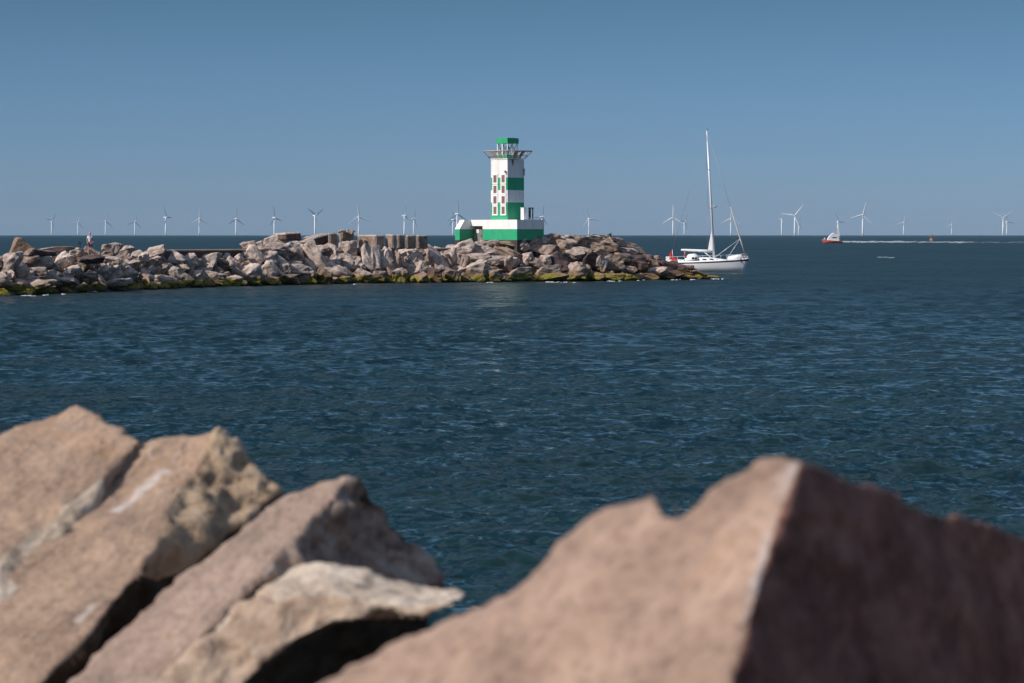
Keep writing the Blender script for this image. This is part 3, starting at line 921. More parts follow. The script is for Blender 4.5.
    for k in range(4):
        q = Matrix.Rotation(k * math.pi / 2, 3, 'Z')
        def W_(x, y, z): return q @ Vector((x, y, z))
        nb = 7
        for i in range(nb + 1):
            s_ = -1 + 2 * i / nb
            add_tube(bm, [W_(s_ * h0, -h0, zf + 0.1), W_(s_ * h1, -h1, zr)], 0.038 if i not in (0, nb) else 0.055, 6)
        add_tube(bm, [W_(-h1, -h1, zr), W_(h1, -h1, zr)], 0.06, 6)
        hm = (h0 + h1) / 2
        add_tube(bm, [W_(-hm, -hm, (zf + zr) / 2), W_(hm, -hm, (zf + zr) / 2)], 0.025, 6)
    obj('railing', bm, M['galv'], gal)
    bm = bmesh.new()
    for k in range(4):
        q = Matrix.Rotation(k * math.pi / 2, 3, 'Z')
        for i in (2, 4):
            s0 = -1 + 2 * i / 7 + 0.02; s1 = -1 + 2 * (i + 1) / 7 - 0.02
            pts = [q @ Vector(v) for v in ((s0 * h0, -h0 - .01, zf + .12), (s1 * h0, -h0 - .01, zf + .12), (s1 * h1, -h1 - .01, zr - .05), (s0 * h1, -h1 - .01, zr - .05))]
            add_prism(bm, pts, q @ Vector((0, -0.02, 0.01)))
    bmesh.ops.recalc_face_normals(bm, faces=bm.faces)
    obj('rail_panels', bm, M['jamb'], gal)
    # lantern
    hl = 0.73
    bm = bmesh.new(); stack(bm, (hl, hl), [zf + 0.1, Z(155.3)], [0]); 
    lan = obj('lantern_wall', bm, M['green'], root)
    bm = bmesh.new()
    z0, z1 = Z(155.3), Z(143.6)
    for sx, sy in ((-1, -1), (1, -1), (1, 1), (-1, 1)):
        add_box(bm, (sx * (hl - .05), sy * (hl - .05), (z0 + z1) / 2), (0.09, 0.09, z1 - z0 - 0.004))
    for sx, sy in ((0, -1), (0, 1), (-1, 0), (1, 0)):
        add_box(bm, (sx * (hl - .05), sy * (hl - .05), (z0 + z1) / 2), (0.12, 0.12, z1 - z0 - 0.004))
    obj('glazing_bars', bm, M['white'], lan)
    bm = bmesh.new()
    for k in range(4):
        q = Matrix.Rotation(k * math.pi / 2, 3, 'Z')
        for a, b in ((-1, 0), (0, -1), (0, 1), (1, 0)):
            e = hl - 0.1
            add_tube(bm, [q @ Vector((a * e, -e, z0 + 0.03)), q @ Vector((b * e, -e, z1 - 0.03))], 0.022, 6)
    obj('cross_bracing', bm, M['black'], lan)
    bm = bmesh.new(); add_tube(bm, [(0, 0, z0), (0, 0, z0 + .25), (0, 0, z0 + .3), (0, 0, z0 + .7), (0, 0, z0 + .85)], [0.12, 0.12, 0.24, 0.24, 0.1], 16)
    obj('lamp', bm, M['lens'], lan)
    bm = bmesh.new(); stack(bm, (0.78, 0.78), [z1, Z(138.4)], [0]); bevel(bm, 0.025)
    add_box(bm, (0, 0, Z(138.4) + 0.02), (1.3, 1.3, 0.035))
    rf = obj('roof', bm, M['green'], root)
    bm = bmesh.new(); add_tube(bm, [(0, 0, Z(138.3)), (0, 0, Z(136.2))], 0.03, 6); obj('lightning_rod', bm, M['galv'], rf)
    # equipment on the base roof
    bm = bmesh.new(); add_box(bm, (0.35, -1.9, zt + 0.57), (0.42, 0.42, 1.14)); bevel(bm, 0.02)
    add_box(bm, (0.35, -1.9, zt + 1.17), (0.5, 0.5, 0.05))
    obj('equipment_cabinet', bm, M['white'], root)
    bm = bmesh.new()
    for dx in (0.0, 0.5):
        add_box(bm, (1.0 + dx, -2.0, zt + 0.56), (0.09, 0.09, 1.12))
    add_box(bm, (1.25, -2.0, zt + 1.15), (0.66, 0.16, 0.1))
    add_box(bm, (1.12, -2.0, zt + 0.6), (0.14, 0.10, 1.0))
    obj('antenna_frame', bm, M['black'], root)
    bm = bmesh.new()
    for a, b in (((1.8, -3.1), (1.8, 1.5)), ((-0.6, -3.1), (1.8, -3.1))):
        n = 5
        for i in range(n + 1):
            x = a[0] + (b[0] - a[0]) * i / n; y = a[1] + (b[1] - a[1]) * i / n
            add_tube(bm, [(x, y, zt), (x, y, zt + 0.22)], 0.015, 5)
        add_tube(bm, [(*a, zt + 0.22), (*b, zt + 0.22)], 0.018, 5)
    obj('handrail', bm, M['galv'], root)
build_lighthouse()

# ------------------------------------------------------------------ person
def skin_mesh(name, verts, edges, radii, mat, root_i=0, sub=1):
    me = bpy.data.meshes.new(name)
    me.from_pydata(verts, edges, [])
    ob = bpy.data.objects.new(name, me); COL.objects.link(ob)
    md = ob.modifiers.new('s', 'SKIN'); md.use_smooth_shade = True
    for i, r_ in enumerate(radii):
        me.skin_vertices[0].data[i].radius = r_ if isinstance(r_, tuple) else (r_, r_)
    me.skin_vertices[0].data[root_i].use_root = True
    sb = ob.modifiers.new('u', 'SUBSURF'); sb.levels = sub; sb.render_levels = sub
    dg = bpy.context.evaluated_depsgraph_get()
    m2 = bpy.data.meshes.new_from_object(ob.evaluated_get(dg))
    bpy.data.objects.remove(ob)
    m2.materials.clear(); m2.materials.append(mat)
    m2.polygons.foreach_set('use_smooth', [True] * len(m2.polygons))
    return m2

def build_person(loc, rz, label, h=1.75, shirt='shirt', shorts='shorts', longs=False, name='person', seated=False):
    k = h / 1.75
    root = empty(name, loc, rz)
    tag(root, label, 'person')
    V = [(0, 0, .93), (0, .01, 1.15), (0, .01, 1.38), (0, 0, 1.48), (0, -.02, 1.58), (0, -.02, 1.70),
         (-.10, 0, .88), (-.12, -.03, .50), (-.13, .02, .08), (-.14, -.12, .035),
         (.10, 0, .88), (.13, .0, .50), (.16, .06, .08), (.18, -.08, .035),
         (-.19, 0, 1.40), (-.27, .02, 1.13), (-.24, -.10, .90), (-.23, -.15, .82),
         (.19, 0, 1.40), (.28, .03, 1.13), (.25, -.08, .90), (.24, -.13, .82)]
    E = [(0, 1), (1, 2), (2, 3), (3, 4), (4, 5), (0, 6), (6, 7), (7, 8), (8, 9), (0, 10), (10, 11), (11, 12), (12, 13),
         (2, 14), (14, 15), (15, 16), (16, 17), (2, 18), (18, 19), (19, 20), (20, 21)]
    rad = [(.15, .11), (.13, .10), (.16, .11), .055, .085, .08, .085, .06, .04, .04, .085, .06, .04, .04,
           .055, .042, .032, .035, .055, .042, .032, .035]
    V = [(x * k, y * k, z * k) for x, y, z in V]
    me = skin_mesh('body', V, E, [tuple(q * k for q in r_) if isinstance(r_, tuple) else r_ * k for r_ in rad], M['skin'])
    link_mesh('body', me, root)
    V2 = [(0, 0, .92), (0, .01, 1.15), (0, .01, 1.38), (0, 0, 1.45), (-.19, 0, 1.40), (-.25, .015, 1.20), (.19, 0, 1.40), (.255, .02, 1.20)]
    E2 = [(0, 1), (1, 2), (2, 3), (2, 4), (4, 5), (2, 6), (6, 7)]
    me = skin_mesh('shirt', [(x * k, y * k, z * k) for x, y, z in V2], E2, [(.175 * k, .135 * k), (.155 * k, .125 * k), (.185 * k, .135 * k), .07 * k, .075 * k, .06 * k, .075 * k, .06 * k], M[shirt])
    link_mesh('shirt', me, root)
    zk = 0.14 if longs else 0.56
    V3 = [(0, 0, .93), (-.10, 0, .86), (-.122, -.02, zk), (.10, 0, .86), (.132, .0, zk)]
    me = skin_mesh('shorts', [(x * k, y * k, z * k) for x, y, z in V3], [(0, 1), (1, 2), (0, 3), (3, 4)], [(.165 * k, .13 * k), .105 * k, .085 * k if not longs else .06 * k, .105 * k, .085 * k if not longs else .06 * k], M[shorts])
    link_mesh('trousers' if longs else 'shorts', me, root)
    bm = bmesh.new()
    bmesh.ops.create_uvsphere(bm, u_segments=14, v_segments=10, radius=0.105 * k)
    bmesh.ops.delete(bm, geom=[v for v in bm.verts if v.co.z < -0.02 * k and v.co.y < 0.03 * k], context='VERTS')
    for v in bm.verts: v.co = Vector((v.co.x * .9, v.co.y * 1.05, v.co.z)) + Vector((0, 0.0, 1.665 * k))
    obj('hair', bm, M['hair'], root, smooth=True)
    return root
dp = depthW(90) + RUN - 4.0
pp = P(90, 254.6, dp)
build_person(pp, R(12), 'distant person in white top and dark shorts standing on the breakwater rocks', h=22.6 * dp / F).scale = (0.84, 0.9, 1.0)
# flat stone under the feet
o = bpy.data.objects.new('boulder', VAR['rock_dark'][2]); COL.objects.link(o)
o.location = pp + Vector((0.05, 0.1, -0.36)); o.scale = (2.2, 1.8, 0.8); o.rotation_euler = (0, 0, 0.4)
tag(o, 'dark boulder directly under the feet of the standing person', 'boulder')

# ----------------------------------------------------------------- sailing yacht
def lerp(a, b, t): return a + (b - a) * t
def hull_bm(L_, beam, fb_bow, fb_mid, fb_st, draft=0.4, transom=0.72, stripe=0.12, rake=0.9, n=26):
    """bow towards +x, waterline at z 0"""
    bm = bmesh.new()
    secs = []
    for i in range(n + 1):
        t = i / n                       # 0 stern, 1 bow
        wdt = beam / 2 * (lerp(transom, 1, min(1, t / 0.42)) if t < 0.42 else max(0.0, 1 - ((t - 0.42) / 0.58) ** 2.1))
        wdt = max(wdt, 0.03)
        sheer = fb_st * (1 - t) ** 2 + fb_mid * 2 * t * (1 - t) * 1.0 + fb_bow * t ** 2
        xs = -L_ / 2 + L_ * t
        row = []
        pf = [(-1.0, 0.0), (-0.35, 0.55), (0.0, 0.78), (0.45, 0.93), (0.78, 0.985), (0.90, 1.0), (1.0, 1.0)]
        for q, wf in pf:
            z = q * sheer if q > 0 else q * draft * (1 - 0.6 * t)
            sq = wf ** (1.0 + 0.9 * t)
            x = xs - (1 - max(0, z) / sheer) * rake * max(0, (t - 0.75) / 0.25) ** 1.5 * 0.9 + (1 - t) ** 6 * (sheer - z) * -0.3
            row.append((x, wdt * sq, z))
        secs.append(row)
    L = [[bm.verts.new((x, y, z)) for x, y, z in row] for row in secs]
    Rr = [[bm.verts.new((x, -y, z)) for x, y, z in row] for row in secs]
    for S_, fl in ((L, 0), (Rr, 1)):
        for i in range(n):
            for k in range(6):
                q = [S_[i][k], S_[i + 1][k], S_[i + 1][k + 1], S_[i][k + 1]]
                f = bm.faces.new(q)
                f.material_index = 2 if k < 2 else (1 if k == 4 else 0)
                f.smooth = True
    for i in range(n):
        f = bm.faces.new([L[i][6], L[i + 1][6], Rr[i + 1][6], Rr[i][6]]); f.material_index = 3
    for e in (0, n):
        bm.faces.new(L[e] + Rr[e][::-1]).material_index = 0
    bmesh.ops.remove_doubles(bm, verts=bm.verts, dist=0.0005)
    bmesh.ops.recalc_face_normals(bm, faces=bm.faces)
    return bm

def build_yacht():
    d = H * F / (272.3 - HY)
    S = F / d
    root = empty('sailing_yacht', ((707.0 - 512) / F * d, d, 0.02), R(-6))
    tag(root, 'white sailing yacht with bare tall mast passing the breakwater tip', 'yacht')
    root.rotation_euler = (R(0.5), R(0.4), R(-20))
    def X(px): return (px - 707) / S
    def Zp(py): return (272.3 - py) / S
    Lh = (748.5 - 665) / S * 1.05
    h = obj('hull', hull_bm(Lh, 3.3, 1.78, 1.28, 1.22, transom=0.78, rake=0.8), [M['gel'], M['navy'], M['antifoul'], M['teak']], root)
    # coachroof
    bm = bmesh.new()
    n = 14; rows = []
    for i in range(n + 1):
        t = i / n
        x = lerp(X(686), X(729), t)
        hgt = 0.42 * math.sin(math.pi * min(1, (1 - t) * 1.6 + 0.0) / 2) + 0.02
        w = lerp(1.05, 0.45, t)
        z0 = lerp(1.25, 1.45, t)
        rows.append([(x, -w, z0 - 0.1), (x, -w * .9, z0 + hgt * .8), (x, -w * .5, z0 + hgt), (x, w * .5, z0 + hgt), (x, w * .9, z0 + hgt * .8), (x, w, z0 - 0.1)])
    V = [[bm.verts.new(q) for q in r_] for r_ in rows]
    for a, b in zip(V, V[1:]):
        for k in range(5): bm.faces.new([a[k], b[k], b[k + 1], a[k + 1]]).smooth = True
    bm.faces.new(V[0][::-1]); bm.faces.new(V[-1])
    bmesh.ops.recalc_face_normals(bm, faces=bm.faces)
    cr = obj('coachroof', bm, M['gel'], root)
    for x in (693, 699, 706, 713):
        bm = bmesh.new(); w = lerp(1.05, .45, (x - 686) / 43)
        add_box(bm, (X(x), -w * 0.965 - 0.02, 1.25 + 0.20 + (x - 686) / 43 * .2), (0.46, 0.03, 0.13)); bevel(bm, 0.01)
        obj('window', bm, M['glass'], cr)
    for x in (680.5, 685.5):
        bm = bmesh.new(); add_box(bm, (X(x), -1.50 , 1.09), (0.36, 0.08, 0.10)); obj('porthole', bm, M['glass'], h)
    # sprayhood
    bm = bmesh.new(); n = 10; rows = []
    for i in range(n + 1):
        a = math.pi * i / n
        y, z = -math.cos(a) * 1.05, math.sin(a)
        rows.append(((X(690.5), y * .95, 1.4 + z * 0.6), (X(688), y, 1.3 + z * 0.80), (X(694), y, 1.35 + z * 0.85), (X(700), y * .9, 1.5 + z * 0.3)))
    V = [[bm.verts.new(q) for q in (r_[1], r_[2], r_[3])] for r_ in rows]
    for a, b in zip(V, V[1:]):
        for k in range(2):
            f = bm.faces.new([a[k], b[k], b[k + 1], a[k + 1]]); f.smooth = True
    sh = obj('sprayhood', bm, M['canvas'], root)
    md = sh.modifiers.new('thick', 'SOLIDIFY'); md.thickness = 0.03
    for x0, x1 in ((693.6, 696.2), (697.0, 699)):
        bm = bmesh.new(); add_box(bm, (X((x0 + x1) / 2), -1.02, 1.66), ((x1 - x0) / S, 0.05, 0.26)); obj('window', bm, M['glass'], sh)
    # cockpit coaming and stern seat
    bm = bmesh.new()
    add_box(bm, (X(678), -1.0, 1.32), (1.9, 0.22, 0.3)); add_box(bm, (X(678), 1.0, 1.32), (1.9, 0.22, 0.3)); add_box(bm, (X(670), 0, 1.32), (0.35, 2.2, 0.3))
    bevel(bm, 0.04); obj('cockpit_coaming', bm, M['gel'], root)
    # mast, raked aft
    mb, mt_ = Vector((X(714.3), 0, 1.5)), Vector((X(706.2), 0, Zp(131)))
    mast = obj('mast', tube_bm([mb, mb.lerp(mt_, .5), mt_], [0.15, 0.13, 0.085], 10), M['alu'], root)
    # sail cover wedge at the mast foot (furled head of the mainsail)
    bm = bmesh.new()
    a = mb.lerp(mt_, (Zp(230) - 1.5) / (mt_.z - 1.5)); 
    pts = [(a.x - 0.08, -0.10, a.z), (a.x + 0.06, -0.10, a.z), (X(713.4) , -0.2, Zp(251)), (X(708.3), -0.2, Zp(250.2)), (X(709.3), -0.14, Zp(243))]
    add_prism(bm, pts, (0, 0.34, 0)); bmesh.ops.recalc_face_normals(bm, faces=bm.faces); bevel(bm, 0.06, 2)
    obj('furled_mainsail', bm, M['canvas'], root)
    # boom with sail cover
    bm = bmesh.new()
    add_tube(bm, [(X(680), 0, Zp(250.3)), (X(684), 0, Zp(250.4)), (X(700), 0, Zp(251)), (X(712), 0, Zp(251.3))], [0.10, 0.14, 0.17, 0.17], 10)
    boom = obj('boom', bm, M['canvas'], root)
    obj('vang', tube_bm([(X(704), 0, Zp(252.3)), (X(713.3), 0, Zp(259))], 0.05, 6), M['alu'], boom)
    # spreaders
    for f, w in ((0.40, 0.9), (0.70, 0.7)):
        q = mb.lerp(mt_, f)
        obj('spreader', tube_bm([q + Vector((-0.12, -w, 0.0)), q, q + Vector((-0.12, w, 0.0))], 0.035, 6), M['alu'], mast)
    q = mb.lerp(mt_, (Zp(207.2) - 1.5) / (mt_.z - 1.5))
    bm = bmesh.new(); add_tube(bm, [q + Vector((0.12, 0, -0.02)), q + Vector((0.55, 0, -0.02))], 0.04, 6)
    add_tube(bm, [q + Vector((0.5, 0, 0.0)), q + Vector((0.5, 0, 0.14))], [0.22, 0.2], 12)
    obj('radar', bm, M['galv'], mast)
    obj('antenna', tube_bm([mt_ + Vector((0.08, 0, 0)), mt_ + Vector((0.1, 0, 0.35))], 0.02, 5), M['black'], mast)
    # rigging
    bow = Vector((X(747.4), 0, Zp(257.5)))
    def wire(name, a, b, r_=0.014, m='wire'): obj(name, tube_bm([a, b], r_, 5), M[m], root)
    fs_a = bow + (mt_ - bow) * 0.03; fs_b = bow + (mt_ - bow) * 0.40
    obj('furled_genoa', tube_bm([fs_a, bow + (mt_ - bow) * 0.12, fs_b], [0.05, 0.10, 0.045], 8), M['galv'], root)
    wire('forestay', bow, mt_, 0.02)
    wire('backstay', Vector((X(667.5), 0, 1.3)), mt_, 0.014)
    for y in (-1.5, 1.5):
        q1 = mb.lerp(mt_, 0.40) + Vector((-.12, y / 1.5 * .9, 0)); q2 = mb.lerp(mt_, 0.70) + Vector((-.12, y / 1.5 * .7, 0))
        base = Vector((X(711.5), y, 1.42))
        wire('shroud', base, q1); wire('shroud', q1, q2); wire('shroud', q2, mt_)
    clew = bow + (mt_ - bow) * 0.15
    for b_ in ((X(716.5), -0.8, 1.75), (X(728.5), -0.6, 1.55)):
        wire('jib_sheet', clew, Vector(b_), 0.028, 'alu')
    # foredeck dinghy upturned
    bm = bmesh.new(); n = 12; rows = []
    for i in range(n + 1):
        t = i / n
        w = 0.62 * math.sin(math.pi * min(1, t * 0.82 + 0.18)) ** 0.45 if t < 1 else 0.05
        w = max(w, 0.08)
        hh = 0.62 * min(1, 0.78 + 0.6 * t) * (1 if t < .9 else .72)
        rows.append([(lerp(X(729), X(744.3), t), math.cos(math.pi * k / 8) * -w, 1.45 + (0.10 if t > .5 else 0) + abs(math.sin(math.pi * k / 8)) ** .6 * hh) for k in range(9)])
    V = [[bm.verts.new(q) for q in r_] for r_ in rows]
    for a, b in zip(V, V[1:]):
        for k in range(8): bm.faces.new([a[k], b[k], b[k + 1], a[k + 1]]).smooth = True
    for e in (V[0][::-1], V[-1]): bm.faces.new(e)
    for k in range(n): bm.faces.new([V[k][0], V[k][8], V[k + 1][8], V[k + 1][0]])
    bmesh.ops.recalc_face_normals(bm, faces=bm.faces)
    dg = obj('dinghy', bm, M['gel'])
    tag(dg, 'small upturned white dinghy lashed on the yacht foredeck', 'dinghy')
    bpy.context.view_layer.update()
    dg.matrix_world = root.matrix_world.copy()
    # pulpit and guard rails
    bm = bmesh.new()
    pts = [(X(741), -0.75, 2.15), (X(746), -0.35, 2.28), (X(748.4), 0, 2.3), (X(746), 0.35, 2.28), (X(741), 0.75, 2.15)]
    add_tube(bm, pts, 0.03, 6)
    for q in pts: add_tube(bm, [q, (q[0] - 0.05, q[1], q[2] - 0.6)], 0.025, 6)
    add_box(bm, (X(747.2), 0, 1.9), (0.5, 0.22, 0.22))
    obj('pulpit', bm, M['galv'], root)
    bm = bmesh.new()
    for y in (-1, 1):
        prev = None
        for i, x in enumerate((668, 680, 693, 706, 718, 730, 741)):
            t = (x - 668) / 73
            w = (1.3 + 0.35 * math.sin(t * math.pi * .9)) * (1 - 0.45 * t ** 3)
            z = lerp(1.25, 1.6, t)
            add_tube(bm, [(X(x), y * w, z - .1), (X(x), y * w, z + .55)], 0.018, 5)
            if prev: add_tube(bm, [prev, (X(x), y * w, z + .54)], 0.012, 5)
            prev = (X(x), y * w, z + .54)
    obj('guard_rail', bm, M['alu'], root)
    # ensign and staff
    st = obj('flag_staff', tube_bm([(X(672.2), -0.2, 1.2), (X(671.2), -0.2, Zp(250))], 0.03, 6), M['alu'], root)
    bm = bmesh.new()
    n = 6; V = []
    for i in range(n + 1):
        t = i / n
        V.append([bm.verts.new((X(671.4) - t * 0.42, -0.2 + 0.08 * math.sin(t * 7), lerp(Zp(250.5), Zp(256.0), 0) - t * 0.55)),
                  bm.verts.new((X(671.9) - t * 0.35, -0.2 + 0.08 * math.sin(t * 7 + .5), Zp(257.5) - t * 0.25))])
    for a, b in zip(V, V[1:]): bm.faces.new([a[0], b[0], b[1], a[1]])
    fl = obj('ensign', bm, M['red'], st)
    md = fl.modifiers.new('thick', 'SOLIDIFY'); md.thickness = 0.02
    # red lifebuoy cover at the stern rail
    bm = bmesh.new()
    add_box(bm, (X(675.5), -1.15, Zp(259.6)), (0.62, 0.2, 0.42)); bevel(bm, 0.08, 2)
    obj('lifebuoy_cover', bm, M['red'], root)
    # white outboard / stern gear
    bm = bmesh.new(); add_box(bm, (X(668.5), -0.9, Zp(259)), (0.45, 0.3, 0.5)); bevel(bm, 0.06, 2)
    obj('stern_locker', bm, M['canvas'], root)
    # helmsman
    wp = root.matrix_world @ Vector((X(685), -0.45, 0.72))
    hp = build_person(wp, R(75), 'person in red jacket standing in the cockpit of the white yacht', h=1.72, shirt='red', shorts='navy_cloth', longs=True)
build_yacht()

# ---------------------------------------------------------- red boat, buoy
def build_red_boat():
    d = H * F / (243.4 - HY)
    S = F / d
    root = empty('motor_boat', ((831.5 - 512) / F * d, d, 0), R(186))
    tag(root, 'small distant red-hulled boat with white cabin and short mast trailing a wake', 'boat')
    Lh = 20.5 / S
    obj('hull', hull_bm(Lh, 4.0, 2.1, 1.4, 1.3, transom=0.8, rake=1.2), [M['red_hull'], M['red_hull'], M['antifoul'], M['teak']], root)
    def X(px): return -(px - 831.5) / S
    bm = bmesh.new()
    z1 = 1.3
    add_prism(bm, [(X(826.5), -1.3, z1), (X(839), -1.3, z1), (X(838.4), -1.2, z1 + 2.8), (X(833), -1.2, z1 + 4.2), (X(829), -1.2, z1 + 2.4)], (0, 2.5, 0))
    bmesh.ops.recalc_face_normals(bm, faces=bm.faces); bevel(bm, 0.12, 2)
    cab = obj('cabin', bm, M['gel'], root)
    bm = bmesh.new(); add_box(bm, (X(834), 1.25, z1 + 1.7), (2.2, 0.12, 0.5)); add_box(bm, (X(834), -1.33, z1 + 1.7), (2.2, 0.12, 0.5))
    obj('window', bm, M['glass'], cab)
    mt = (X(837.6), 0, (243.4 - 220.5) / S)
    obj('mast', tube_bm([(X(837.6), 0, 1.4), mt], [0.22, 0.14], 8), M['alu'], root)
    bm = bmesh.new()
    add_prism(bm, [(X(838.0), 0, 2.0), (X(840.4), 0, 2.0), (X(838.8), 0, mt[2] * .78), (X(838.0), 0, mt[2] * .9)], (0, 0.12, 0))
    bmesh.ops.recalc_face_normals(bm, faces=bm.faces)
    obj('furled_sail', bm, M['canvas'], root)
    bm = bmesh.new(); add_box(bm, (X(824.5), 0, 2.5), (0.6, 0.7, 0.8)); bevel(bm, 0.15, 2)
    obj('bow_locker', bm, M['canvas'], root)
build_red_boat()

def build_buoy():
    d = H * F / (241.0 - HY); S = F / d
    root = empty('buoy', ((931.7 - 512) / F * d, d, 0))
    tag(root, 'orange-brown channel buoy far out, right of the red boat wake', 'buoy')
    bm = bmesh.new(); add_tube(bm, [(0, 0, -.4), (0, 0, 0.0), (0, 0, 1.5), (0, 0, 1.9)], [1.2, 1.5, 1.5, 1.0], 16); obj('float', bm, M['orange'], root)
    bm = bmesh.new()
    for k in range(4):
        a = k * math.pi / 2 + .4
        add_tube(bm, [(math.cos(a), math.sin(a), 1.8), (math.cos(a) * .4, math.sin(a) * .4, 4.0)], 0.16, 6)
    obj('tower', bm, M['orange'], root)
    bm = bmesh.new(); add_tube(bm, [(0, 0, 3.7), (0, 0, 4.1), (0, 0, 4.9)], [0.5, 0.6, 0.15], 10); obj('top_mark', bm, M['orange'], root)
build_buoy()

# ------------------------------------------------------------ wind turbines
def build_turbines():
    spec = [
     (51.5, 220.8, 40, 62, 'faint wind turbine furthest left, seen almost side-on'),
     (77.8, 222.3, 20, 25, 'faint wind turbine above the thin dark post, second from left'),
     (105.5, 221.2, 8, 30, 'faint wind turbine just right of the standing person'),
     (134.7, 221.8, 12, 40, 'faint wind turbine fourth from left'),
     (165.6, 217.2, 90, 72, 'wind turbine above the start of the path kerb'),
     (199.2, 218.8, 0, 20, 'wind turbine with one blade straight up, left of the pair above the path'),
     (235.8, 218.8, 2, 45, 'wind turbine with one blade straight up above the right part of the path'),
     (274.2, 217.6, -14, 60, 'wind turbine seen edge-on above the pale broken block'),
     (314.8, 215.4, 60, 52, 'wind turbine with two blades raised in a Y above the triangular block'),
     (358.6, 216.4, -6, 18, 'wind turbine with a long blade pointing down left above the long brown block'),
     (404.3, 215.5, -12, 78, 'wind turbine with one bright edge-on blade above the middle of the block row'),
     (413.6, 219.0, 20, 70, 'smaller wind turbine just right of the one above the block row'),
     (452.8, 219.5, -10, 55, 'smaller wind turbine left behind the tall one beside the lighthouse base'),
     (457.0, 213.9, 0, 38, 'tall wind turbine standing just left of the lighthouse base'),
     (541.8, 217.0, 10, 60, 'wind turbine half hidden behind the right end of the lighthouse base'),
     (588.8, 218.6, -22, 20, 'lone wind turbine between the lighthouse and the yacht'),
     (673.0, 217.4, 0, 0, 'wind turbine with one blade straight up left of the yacht mast'),
     (684.2, 221.5, 30, 50, 'fainter wind turbine between the upright-bladed one and the yacht mast'),
     (730.8, 218.4, 2, 10, 'wind turbine crossed by the forestay of the yacht'),
     (781.6, 219.0, 50, 82, 'faint stubby wind turbine left of the wide-armed one'),
     (794.6, 215.6, 38, 0, 'wind turbine with blades spread wide right of the yacht'),
     (798.6, 223.0, 20, 60, 'small faint wind turbine tucked behind the wide-armed one'),
     (838.0, 221.5, 95, 30, 'faint wind turbine behind the mast of the red boat'),
     (862.6, 214.8, 14, 8, 'largest wind turbine right of the red boat above its wake'),
     (903.6, 222.2, 12, 12, 'wind turbine with tilted upper blade left of the orange buoy'),
     (951.6, 224.4, 5, 15, 'small wind turbine just right of the orange buoy'),
     (1002.9, 217.8, -65, 10, 'front turbine of the overlapping pair at the right edge'),
     (1006.8, 221.6, 100, 25, 'rear turbine of the overlapping pair at the right edge'),
    ]
    HH, RB = 75.0, 50.0
    bm = bmesh.new(); add_tube(bm, [(0, 0, -2), (0, 0, 12), (0, 0, HH - 2)], [3.0, 2.7, 1.7], 14); t_me = obj('tower', bm, M['turb']).data
    bm = bmesh.new(); add_box(bm, (0, 3.0, HH), (3.8, 12, 4.0)); bevel(bm, 0.8, 2); n_me = obj('nacelle', bm, M['turb']).data
    bm = bmesh.new(); add_tube(bm, [(0, 0, 0), (0, -2.6, 0), (0, -4.6, 0)], [2.1, 1.9, 0.5], 12); h_me = obj('hub', bm, M['turb']).data
    bm = bmesh.new()
    st = [(1, 1.3, 1.3), (4, 1.5, 1.3), (10, 3.1, 1.1), (22, 2.5, 0.8), (36, 1.8, 0.5), (RB, 0.8, 0.25)]
    rings = []
    for z, cw, th in st:
        rings.append([bm.verts.new(q) for q in ((-cw * .7, 0, z), (0, -th, z), (cw * 1.3, 0, z), (0, th, z))])
    for a, b in zip(rings, rings[1:]):
        for k in range(4): bm.faces.new([a[k], a[(k + 1) % 4], b[(k + 1) % 4], b[k]])
    bm.faces.new(rings[0][::-1]); bm.faces.new(rings[-1])
    b_me = obj('blade', bm, M['turb']).data
    for o in [o for o in COL.objects if o.data in (t_me, n_me, h_me, b_me)]: bpy.data.objects.remove(o)
    for i, (px, hy, ang, yaw, lab) in enumerate(spec):
        d = (HH - H) * F / (HY - hy)
        root = empty('wind_turbine', ((px - 512) / F * d, d, 0), R(yaw))
        tag(root, lab, 'wind turbine', 'wind turbines of the offshore wind farm')
        link_mesh('tower', t_me, root); link_mesh('nacelle', n_me, root)
        hb = link_mesh('hub', h_me, root); hb.location = (0, -3.0, HH)
        for k in range(3):
            b = link_mesh('blade', b_me, root)
            b.location = (0, -4.6, HH)
            b.rotation_euler = (0, R(ang + 120 * k), 0)
build_turbines()

# -------------------------------------------------------------------- foam
def foam(name, pts, label):
    rnd = random.Random(3)
    bm = bmesh.new()
    for (x, y, z, rx, ry, rz) in pts:
        k = len(bm.verts)
        r_ = bmesh.ops.create_icosphere(bm, subdivisions=2, radius=1.0)
        for v in r_['verts']:
            n = 1 + 0.35 * noise.noise(v.co * 2 + Vector((x, y, 0)))
            v.co = Vector((x + v.co.x * rx * n, y + v.co.y * ry * n, z + v.co.z * rz * n))
    o = obj(name, bm, M['foam'], smooth=True)
    tag(o, label, 'foam', kind='stuff')
    return o
M['foam'] = simple('foam_white', (0.42, 0.46, 0.48), 0.9, var=0.1)
M['whitecap'] = simple('whitecap_grey', (0.26, 0.31, 0.34), 0.9, var=0.1)
M['wake'] = simple('wake_white', (0.30, 0.35, 0.38), 0.8, var=0.15, vscale=0.4)
rnd = random.Random(9)
pts = []
